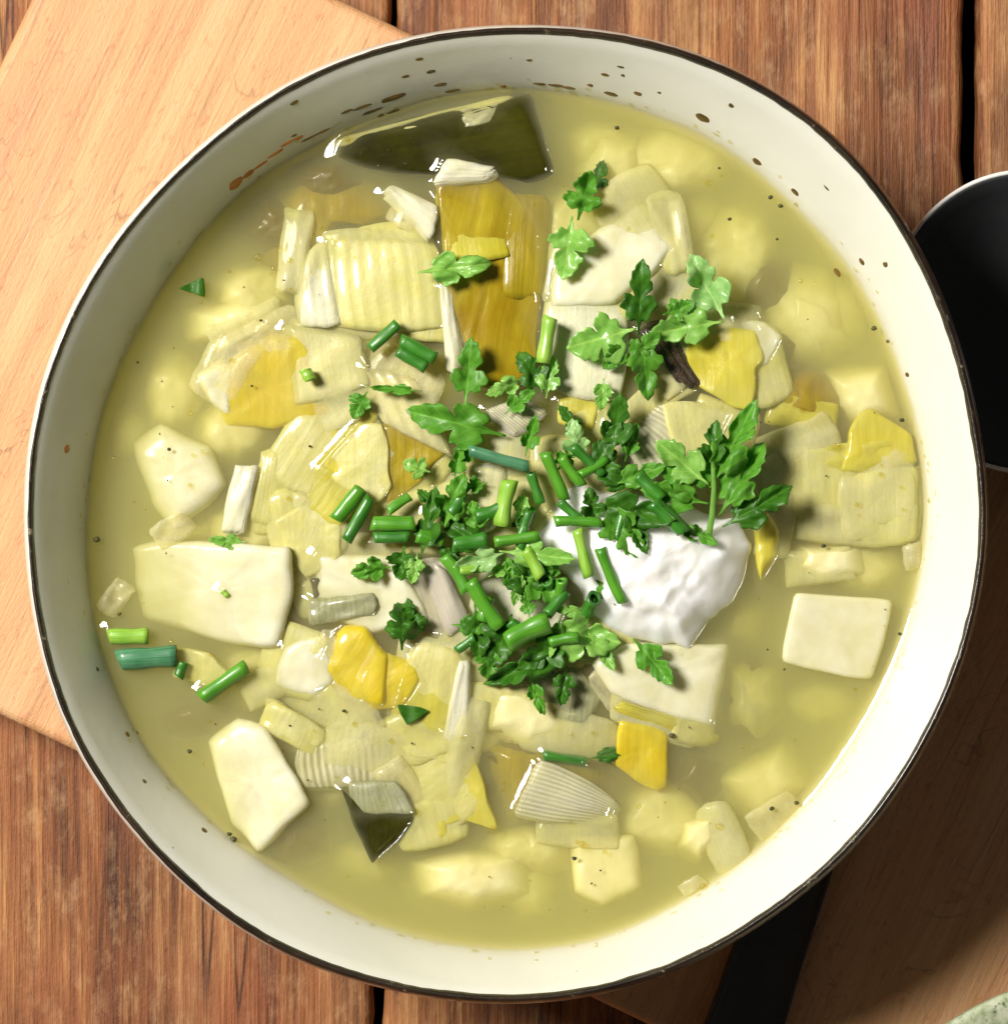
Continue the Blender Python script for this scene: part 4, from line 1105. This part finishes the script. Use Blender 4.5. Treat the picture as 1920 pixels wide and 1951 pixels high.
C((1034,1440),(1118,1452), 22, -.5,-1.0,'chive_dark','sunken green chive above the ribbed clear slice')
C((424,1126),(434,1136), 12, .7,.7,'chive_light','tiny chive crumb on the large left potato')
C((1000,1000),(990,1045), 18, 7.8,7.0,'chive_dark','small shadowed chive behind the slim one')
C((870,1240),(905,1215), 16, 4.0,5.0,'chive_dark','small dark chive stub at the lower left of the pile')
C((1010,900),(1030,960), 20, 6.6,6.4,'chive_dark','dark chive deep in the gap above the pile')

# ------------------------------------------------------------------ parsley
LF = leaf
LF((1100,420), 75, 88, 86, 4.6,'parsley','crumpled parsley leaf highest above the potato', cup=.5, wav=2.2, fold=.15)
LF((1125,372), 70, 66, 44, -.8,'parsley_dark','sunken parsley leaf tip beyond the crumpled one', wav=1)
LF((1090,410), -98, 112, 92, 4.8,'parsley_light','bright parsley leaf hanging down beside the amber piece', fold=.5, curl=-.3)
LF((795,520), 8, 130, 62, 5.2,'parsley_light','level light parsley leaf lying on the ribbed leek', fold=.3, wav=1.6)
LF((1215,640), 86, 132, 82, 7.2,'parsley_dark','dark upright parsley leaf above the black curl', fold=.35)
LF((1262,600), 20, 60, 50, 6.4,'parsley','small parsley leaflet right of the dark upright leaf', wav=2)
LF((1380,610), 118, 128, 86, 6.6,'parsley_pale','pale glossy parsley leaf top right of the black curl', cup=.2, wav=1.8)
LF((1378,612), 190, 130, 92, 6.4,'parsley_light','light parsley leaf spread below the pale glossy one', fold=.2)
LF((1212,625), 196, 124, 118, 7.6,'parsley_light','broad light parsley leaf over the cream leek square', fold=.12, curl=.15)
LF((1196,655), 225, 60, 46, 7.2,'parsley','small parsley lobe under the broad light leaf', fold=.4)
LF((1222,640), -84, 110, 76, 7.4,'parsley','pointed parsley leaf hanging below the black curl', fold=.5, curl=-.3)
LF((1190,690), 40, 80, 55, 7.0,'parsley','curled parsley piece at the foot of the upright leaf', fold=.5)
LF((885,775), 84, 120, 84, 6.6,'parsley','toothed parsley leaf standing beside the amber piece', fold=.15)
LF((965,830), 166, 180, 100, 7.2,'parsley','large smooth parsley leaf at the top left of the pile', fold=.35, curl=-.2)
LF((805,745), 176, 92, 26, 5.0,'parsley','thin curled parsley sliver left of the large smooth leaf', fold=.8)
LF((1035,750), 120, 84, 62, 6.8,'parsley_dark','dark parsley leaf under the pale upright chive', fold=.4)
LF((1040,760), 80, 76, 50, 7.2,'parsley_light','pale parsley half leaf under the upright chive', fold=.3)
LF((1000,870), 75, 74, 40, 8.0,'parsley','small curled parsley sprout on the onion', fold=.9, cup=.5)
LF((1105,880), 100, 76, 58, 9.0,'parsley_pale','pale small parsley leaf near the middle of the pile', fold=.15, wav=1.6)
LF((1165,870), 82, 110, 66, 8.6,'parsley_dark','dark upright parsley leaf left of the ribbed fan', fold=.5)
LF((1128,900), 60, 100, 60, 7.6,'parsley_dark','dark parsley leaf behind the small pale one', fold=.4)
LF((1110,895), -8, 120, 60, 8.8,'parsley_dark','dark level parsley leaf touching the ribbed fan', fold=.3)
LF((865,915), 80, 62, 36, 7.0,'parsley','rolled parsley leaf at the left corner of the pile', fold=.9, cup=.8)
LF((845,1010), 70, 105, 70, 7.2,'parsley','parsley leaf with pale edge left of the clear tube', fold=.5, wav=1.8)
LF((800,1070), 78, 132, 62, 6.8,'parsley_dark','upright dark parsley leaf beyond the level chive', fold=.6, wav=2)
LF((795,1052), -100, 56, 40, 6.0,'parsley_light','pale parsley tip under the upright dark leaf', fold=.6)
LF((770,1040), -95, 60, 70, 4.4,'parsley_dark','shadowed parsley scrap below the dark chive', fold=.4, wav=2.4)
LF((925,1055), 140, 100, 70, 7.2,'parsley_dark','dark parsley leaf at the heart of the pile', fold=.5, wav=2)
LF((905,1020), 95, 60, 50, 7.0,'parsley','small parsley tuft above the heart of the pile', fold=.7, wav=2)
LF((965,1052), 196, 96, 60, 8.6,'parsley_pale','pale folded parsley wing on the left of the centre', fold=.6)
LF((950,1050), -6, 132, 72, 9.0,'parsley_light','light folded parsley wing reaching to the cream', fold=.6, curl=.1)
LF((990,1095), -30, 90, 90, 7.2,'parsley','parsley leaf below the light folded wing', fold=.4, wav=2)
LF((1010,1150), 95, 86, 92, 7.6,'parsley_dark','deep green parsley leaf beside the hollow chive end', fold=.4, wav=2)
LF((975,1170), -110, 96, 96, 5.6,'parsley_dark','toothed parsley leaf below the long lime chive', fold=.3, wav=1.6)
LF((905,1150), -85, 96, 80, 5.8,'parsley_dark','dark parsley leaf at the lower left of the pile', fold=.3, wav=1.4)
LF((1085,1205), 215, 110, 86, 6.8,'parsley_dark','dark parsley leaf under the thickest chive', fold=.3)
LF((1100,1240), 200, 172, 78, 5.8,'parsley_dark','lowest dark parsley leaf of the herb pile', fold=.3, wav=2.2)
LF((1040,1200), -10, 130, 96, 6.4,'parsley_light','bright parsley leaf spreading towards the pale leek pad', fold=.25, wav=1.5)
LF((1120,1205), -55, 80, 50, 5.6,'parsley_light','lime parsley tip below the round chive end', fold=.5)
LF((1118,1170), 170, 60, 30, 6.8,'parsley_light','narrow parsley scrap beside the round chive end', fold=.6)
LF((1205,1215), -50, 106, 66, 4.6,'parsley','single parsley leaf lying just below the cream', fold=.5)
LF((765,1240), 88, 96, 92, 4.8,'parsley_dark','small dark parsley bunch on the bright yellow chunk', fold=.2, wav=2.8)
LF((745,1165), -20, 70, 50, 4.6,'parsley_dark','dark parsley lobe joined above the yellow chunk', fold=.4, wav=2)
LF((1120,960), -10, 150, 84, 11.0,'parsley_dark','dark toothed parsley leaf hanging over the cream', fold=.3, curl=.1)
LF((1150,955), -55, 118, 80, 11.2,'parsley','parsley leaf pointing down onto the cream', fold=.45, wav=1.4)
LF((1195,955), -70, 96, 60, 11.4,'parsley_dark','slender dark parsley leaf beside the thick dark chive', fold=.6)
LF((1165,925), 20, 100, 60, 9.6,'parsley','parsley lobe between the pile and the ribbed fan', fold=.4)
LF((1240,935), 20, 130, 96, 10.2,'parsley','wide parsley leaf below the ribbed fan', fold=.25)
LF((470,1033), 176, 66, 34, 1.2,'parsley_light','small light parsley scrap at the foot of the white stick', fold=.5)
LF((1115,1448), 12, 100, 30, -.2,'parsley_dark','half sunken parsley shred left of the bright cube', fold=.3)
R3 = random.Random(8)
ANCH += [(950,1050,'the folded pale wing'),(1165,960,'the dark leaf over the cream'),(780,1000,'the level chive'),(1000,1230,'the thickest chive'),(950,870,'the long blue green chive'),(885,730,'the toothed leaf'),(1210,660,'the broad light leaf')]
for x, y, z in [(840,980,6),(880,1075,6.5),(930,1100,7),(990,1080,7.5),(1060,1060,7),(1030,960,7),(1000,930,7),(930,920,6.5),(1060,900,8),(1110,840,7.5),(1160,790,7),(1190,880,8),(1230,900,8.5),(1010,1180,7),(1070,1170,6.5),
                (930,1230,5.5),(1130,1100,7),(820,900,5.5),(960,790,6),(1000,720,5.5),(1080,1270,5),(860,1190,5),(745,1080,4.5),(1290,1000,10),(1010,1290,4.5),(900,850,6),(1140,1000,10.4),(700,745,4),(1150,720,6),(980,1140,7)]:
    mt = R3.choice(['parsley', 'parsley_dark', 'parsley', 'parsley_light'])
    tone = {'parsley': 'mid green', 'parsley_dark': 'dark green', 'parsley_light': 'light green'}[mt]
    leaf((x, y), R3.uniform(0, 360), R3.uniform(48, 78), R3.uniform(30, 56), z, mt, unique('small chopped ' + tone + ' parsley bit', x, y), fold=R3.uniform(.1, .7), cup=R3.uniform(-.3, .5), wav=R3.uniform(1, 2.2))
for x, y, a, l, z in [(935,975,20,60,7),(1000,1000,70,56,7.5),(1090,975,-40,60,9),(900,1085,10,50,7),(1015,1075,-60,60,8),(1060,1150,50,56,7.5),(820,1025,-10,50,6),(1130,890,30,60,8.5),(870,960,60,46,6.5),(990,1200,-35,50,7),(1075,1220,10,56,6.5),(925,1160,80,50,6.5),(1180,1000,75,60,9.6),(760,960,35,50,5)]:
    dx, dy = math.cos(math.radians(a)) * l / 2, -math.sin(math.radians(a)) * l / 2
    mt = R3.choice(['chive', 'chive_dark', 'chive', 'chive_light'])
    tone = {'chive': 'green', 'chive_dark': 'dark', 'chive_light': 'lime'}[mt]
    chive((x - dx, y - dy), (x + dx, y + dy), R3.uniform(16, 26), z, z + R3.uniform(-1.5, 1), mt, unique('short ' + tone + ' chive', x, y), bend=R3.uniform(-3, 3))
def triangle(poly, z, label):
    o = chunk('parsley_leaf', 'parsley', 'parsley_dark', poly, z, .5, label, rnd=.2, lump=.25, grp=GP, n=36, crease=(.25, 1.2))
triangle([(338,549),(388,527),(392,568)], 1.1, 'tiny dark green leaf triangle alone at the upper left')
triangle([(756,1343),(800,1348),(820,1357),(775,1382),(762,1362)], 1.9, 'tiny dark leaf scrap below the bright yellow chunk')
# sprig with a stem
sp = empty('parsley_sprig', P(1350, 1030, .0075))
tag(sp, 'parsley sprig with a pale stem stuck into the top of the cream', 'parsley', GP)
child(stem_mesh('stem', [(1348,1030,5.5),(1356,985,7.5),(1360,930,8.5),(1358,880,9)], 13, 'parsley_light'), sp)
for i, (b, a, L, W, z, mt) in enumerate([((1352,930),62,170,84,12.2,'parsley'),((1352,925),140,120,80,12.0,'parsley_light'),((1350,960),168,120,86,11.6,'parsley'),((1368,985),58,150,70,11.4,'parsley'),
                                        ((1375,1005),30,140,70,11.0,'parsley_dark'),((1355,900),84,90,56,12.6,'parsley_dark')]):
    child(leaf_mesh('leaf', b, a, L, W, z, mt, fold=.4, seed=90 + i * 3.3, wav=1.3), sp)

# ------------------------------------------------------------------ broth
def seg_dist(X, Y, poly):
    d = np.full(X.shape, 1e9); inside = np.zeros(X.shape, bool)
    n = len(poly)
    for i in range(n):
        ax, ay = poly[i]; bx, by = poly[(i + 1) % n]
        vx, vy = bx - ax, by - ay; L = vx * vx + vy * vy + 1e-9
        t = np.clip(((X - ax) * vx + (Y - ay) * vy) / L, 0, 1)
        d = np.minimum(d, (X - ax - t * vx) ** 2 + (Y - ay - t * vy) ** 2)
        c = ((ay > Y) != (by > Y)) & (X < (bx - ax) * (Y - ay) / (by - ay + 1e-12) + ax)
        inside ^= c
    return np.sqrt(d), inside
def build_broth():
    A, NR = 900, 330
    th = np.linspace(-math.pi, math.pi, A, endpoint=False)
    rs = np.interp(th, np.concatenate([TH, [math.pi]]), np.concatenate([RS, [RS[0]]]))
    fr = np.linspace(0.002, 1.0, NR)
    TT, FF = np.meshgrid(th, fr)
    RR = rs[None, :] * FF
    X = BX + RR * np.cos(TT); Y = BY - RR * np.sin(TT)
    H = np.zeros_like(X)
    lam = 22.0
    for poly in EMERGED:
        poly = np.asarray(poly); m = 70
        x0, y0 = poly.min(0) - m; x1, y1 = poly.max(0) + m
        sel = (X > x0) & (X < x1) & (Y > y0) & (Y < y1)
        if not sel.any(): continue
        d, ins = seg_dist(X[sel], Y[sel], poly)
        h = np.where(ins, .00125 * np.exp(-d / 9.0), .00125 * np.exp(-d / lam))
        H[sel] = np.maximum(H[sel], h)
    edge = (1 - FF) * rs[None, :]
    H = np.maximum(H, .0006 * np.exp(-edge / 12.0))
    H += .00008 * np.sin(X * .021 + 1.3 * np.sin(Y * .017)) * np.cos(Y * .019)
    wx = (X - CX) * K; wy = -(Y - CY) * K
    vs = np.stack([wx.ravel(), wy.ravel(), H.ravel()], 1)
    allv = [vs]
    # run into the bowl wall a little, then down along the bowl's inside
    cosT, sinT = np.cos(th), np.sin(th)
    def ring(rad, z): allv.append(np.stack([BC.x + rad * cosT, BC.y + rad * sinT, np.full(A, z)], 1))
    rsm = rs * K
    ring(rsm + .0008, .0009)
    ring(rsm + .0006, -.0004)
    prof = [.98, .94, .88, .8, .7, .58, .45, .3, .15, .02]
    for f in prof:
        ring(rsm * f + .0004, -.036 * math.sqrt(max(0, 1 - f ** 2.4)) - .0004)
    V = np.concatenate(allv)
    nr = NR + 2 + len(prof)
    i = np.arange(A); i2 = (i + 1) % A
    F = []
    for j in range(nr - 1):
        F.append(np.stack([j * A + i, (j + 1) * A + i, (j + 1) * A + i2, j * A + i2], 1))
    F = np.concatenate(F)
    me = bpy.data.meshes.new('broth')
    nf = len(F)
    me.vertices.add(len(V)); me.vertices.foreach_set('co', V.astype(np.float32).ravel())
    caps = [list(range(A))[::-1], [(nr - 1) * A + k for k in range(A)]]
    me.loops.add(nf * 4 + 2 * A)
    me.loops.foreach_set('vertex_index', np.concatenate([F.ravel(), np.array(caps[0]), np.array(caps[1])]).astype(np.int32))
    me.polygons.add(nf + 2)
    me.polygons.foreach_set('loop_start', np.concatenate([np.arange(nf) * 4, [nf * 4, nf * 4 + A]]).astype(np.int32))
    me.polygons.foreach_set('use_smooth', [True] * (nf + 2))
    me.materials.append(M['broth'])
    me.update(calc_edges=True); me.validate()
    bm = bmesh.new(); bm.from_mesh(me); bmesh.ops.recalc_face_normals(bm, faces=bm.faces); bm.to_mesh(me); bm.free()
    o = bpy.data.objects.new('broth', me); COL.objects.link(o)
    tag(o, 'cloudy yellow broth filling the bowl', kind='stuff')
build_broth()

# pepper and herb dust on the broth, oil bubbles
vs, fs = [], []
for i, (x, y, a) in enumerate([(184,1028,7),(227,1170,4),(497,610,3),(322,856,4),(1569,1040,5),(1470,1541,5),(1517,1530,5),(1468,375,5),(1487,392,5),(1390,417,4),(1665,625,6),(1718,800,5),(1714,1208,4),(361,1432,5),(1094,1636,5),
                            (1175,243,5),(1370,320,3),(1280,1402,6),(480,735,3),(445,1600,7),(437,1590,5),(1265,610,4),(655,1355,4),(1480,455,3),(262,690,3),(590,850,3)]):
    blob_fan(vs, fs, P(x, y, .0004), Vector((0, 0, 1)), Vector((1, 0, 0)), a * K, a * K * .8, .0003, i * 2.1)
for i in range(70):
    a = R.uniform(0, 6.283); r = 760 * math.sqrt(R.random())
    x, y = BX + r * math.cos(a), BY + r * math.sin(a)
    blob_fan(vs, fs, P(x, y, .0001), Vector((0, 0, 1)), Vector((1, 0, 0)), R.uniform(1, 2.4) * K, R.uniform(1, 2.2) * K, .0002, i * 1.1)
tag(mesh_obj('pepper_flecks', vs, fs, M['pepper']), 'fine dark pepper and herb flecks on the broth', kind='stuff')
bub = bmesh.new()
for x, y, r in [(662,265,6),(697,283,7),(690,292,4),(773,311,5),(1350,348,7),(1590,850,7),(491,490,8),(520,512,4),(516,522,4),(1110,1610,8),(1370,1575,7),(790,1548,8),(1045,1265,4),(1100,1605,5),(1085,1565,4),(958,1505,4),
                (540,1430,3),(1340,1690,7),(990,730,4),(930,720,3),(1460,1020,5),(640,1480,3),(720,1590,4),(702,1570,5),(695,1600,4),(706,1612,4),(690,1580,3),(712,1600,3),(934,1583,6),(880,1405,5),(745,1412,5),(675,1380,5),(360,1290,4)] + [(BX + rr_ * math.cos(aa_), BY + rr_ * math.sin(aa_), R.uniform(1.6, 5)) for aa_, rr_ in [(R.uniform(0, 6.283), 770 * R.uniform(.2, 1) ** .4) for _ in range(110)]]:
    m = bmesh.ops.create_uvsphere(bub, u_segments=14, v_segments=8, radius=r * K)
    c = P(x, y, .0002)
    for v in m['verts']:
        v.co = Vector((v.co.x, v.co.y, v.co.z * .8)) + c
me = bpy.data.meshes.new('oil_bubbles'); bub.to_mesh(me); bub.free(); me.materials.append(M['film'])
me.polygons.foreach_set('use_smooth', [True] * len(me.polygons))
ob_ = bpy.data.objects.new('oil_bubbles', me); COL.objects.link(ob_)
tag(ob_, 'small glistening bubbles and oil drops on the broth', kind='stuff')

# ------------------------------------------------------------------ serving spoon
def spoon():
    zs = ZB + .001
    hc = P(1956, 612, -.022)
    root = empty('serving_spoon', (hc.x, hc.y, ZB)); tag(root, 'large matt black serving spoon half hidden under the right side of the bowl', 'spoon')
    s = (D + .022) / D * K
    rx, ry = 262 * s, 283 * s
    n = 96; vs = []
    prof = [(0, -.014), (.3, -.0132), (.55, -.0108), (.75, -.0072), (.9, -.003), (.975, -.0004), (1.0, 0)]
    zt = -.022 - ZB
    for f, z in prof:
        for k in range(n):
            a = 2 * math.pi * k / n; vs.append((rx * f * math.cos(a), ry * f * math.sin(a), z + zt))
    for f, z in prof[::-1]:
        for k in range(n):
            a = 2 * math.pi * k / n; g = f * 1.012; vs.append((rx * g * math.cos(a), ry * g * math.sin(a), z + zt - .0014))
    m = len(prof) * 2
    fs = [(j * n + i, j * n + (i + 1) % n, (j + 1) * n + (i + 1) % n, (j + 1) * n + i) for j in range(m - 1) for i in range(n)]
    head = mesh_obj('spoon_head', vs, fs, M['black'], root)
    # rim tube in near-white, painting in the edge's bright highlight
    vs = []; q = 8
    for k in range(n):
        a = 2 * math.pi * k / n
        for j in range(q):
            b = 2 * math.pi * j / q; rr = 1 + .00045 / rx * math.cos(b)
            vs.append(((rx * rr + .0003) * math.cos(a), (ry * rr + .0003) * math.sin(a), zt - .0004 + .0006 * math.sin(b)))
    fs = [(k * q + j, ((k + 1) % n) * q + j, ((k + 1) % n) * q + (j + 1) % q, k * q + (j + 1) % q) for k in range(n) for j in range(q)]
    mesh_obj('spoon_edge_highlight', vs, fs, M['edge_highlight'], root)
    # handle: centre line and half width in pixels at rest height
    cl = [(1835,880,30,-.022),(1770,1030,34,-.026),(1700,1200,40,-.031),(1610,1440,50,-.0345),(1540,1620,56,-.0355),(1460,1830,68,-.0355),(1425,1940,72,-.0355),(1370,2110,84,-.0355),(1310,2300,84,-.0355),(1280,2390,60,-.0355)]
    vs = []
    prof2 = [(-1, -.003), (-1.0, .0004), (-.95, .0012), (-.86, .0010), (-.80, .0002), (-.4, .0006), (0, .0008), (.4, .0006), (.80, .0002), (.86, .0010), (.95, .0012), (1.0, .0004), (1, -.003)]
    w = len(prof2)
    fine = []
    for i in range(len(cl) - 1):
        for k in range(6):
            f = k / 6; fine.append([a + (b - a) * f for a, b in zip(cl[i], cl[i + 1])])
    fine.append(cl[-1])
    for i, (x, y, hw, z) in enumerate(fine):
        x2, y2 = fine[min(i + 1, len(fine) - 1)][:2]; x1, y1 = fine[max(i - 1, 0)][:2]
        d = Vector((x2 - x1, y2 - y1)).normalized(); nn = Vector((-d.y, d.x))
        for f, dz in prof2:
            p = P(x + nn.x * hw * f, y + nn.y * hw * f, z)
            vs.append((p.x - root.location.x, p.y - root.location.y, z + dz - ZB))
    m = len(fine)
    fs = [(j * w + i, (j + 1) * w + i, (j + 1) * w + (i + 1) % w, j * w + (i + 1) % w) for j in range(m - 1) for i in range(w)]
    fs += [tuple(range(w)), tuple((m - 1) * w + w - 1 - i for i in range(w))]
    h = mesh_obj('spoon_handle', vs, fs, M['black'], root)
    bm = bmesh.new(); bm.from_mesh(h.data); bmesh.ops.recalc_face_normals(bm, faces=bm.faces); bm.to_mesh(h.data); bm.free()
spoon()

# ------------------------------------------------------------------ plate at the lower right corner
def plate():
    z0 = -.030
    c = P(2110, 2400, z0); R0 = 540 * (D - z0) / D * K
    prof = [(0, .004), (.55, .004), (.66, .0055), (.8, .0085), (.96, .0118), (1.0, .0122), (1.008, .0112), (.98, .0095), (.7, .0025), (.62, 0), (.3, 0), (0, 0)]
    n = 128; vs = []
    for f, z in prof:
        for k in range(n):
            a = 2 * math.pi * k / n; vs.append((R0 * f * math.cos(a), R0 * f * math.sin(a), z))
    fs = [(j * n + i, j * n + (i + 1) % n, (j + 1) * n + (i + 1) % n, (j + 1) * n + i) for j in range(len(prof) - 1) for i in range(n)]
    o = mesh_obj('side_plate', vs, fs, M['plate'])
    bm = bmesh.new(); bm.from_mesh(o.data); bmesh.ops.remove_doubles(bm, verts=bm.verts, dist=1e-6); bmesh.ops.recalc_face_normals(bm, faces=bm.faces); bm.to_mesh(o.data); bm.free()
    o.location = (c.x, c.y, ZB + .0002)
    tag(o, 'pale green speckled side plate cut off by the lower right corner', 'plate')
plate()
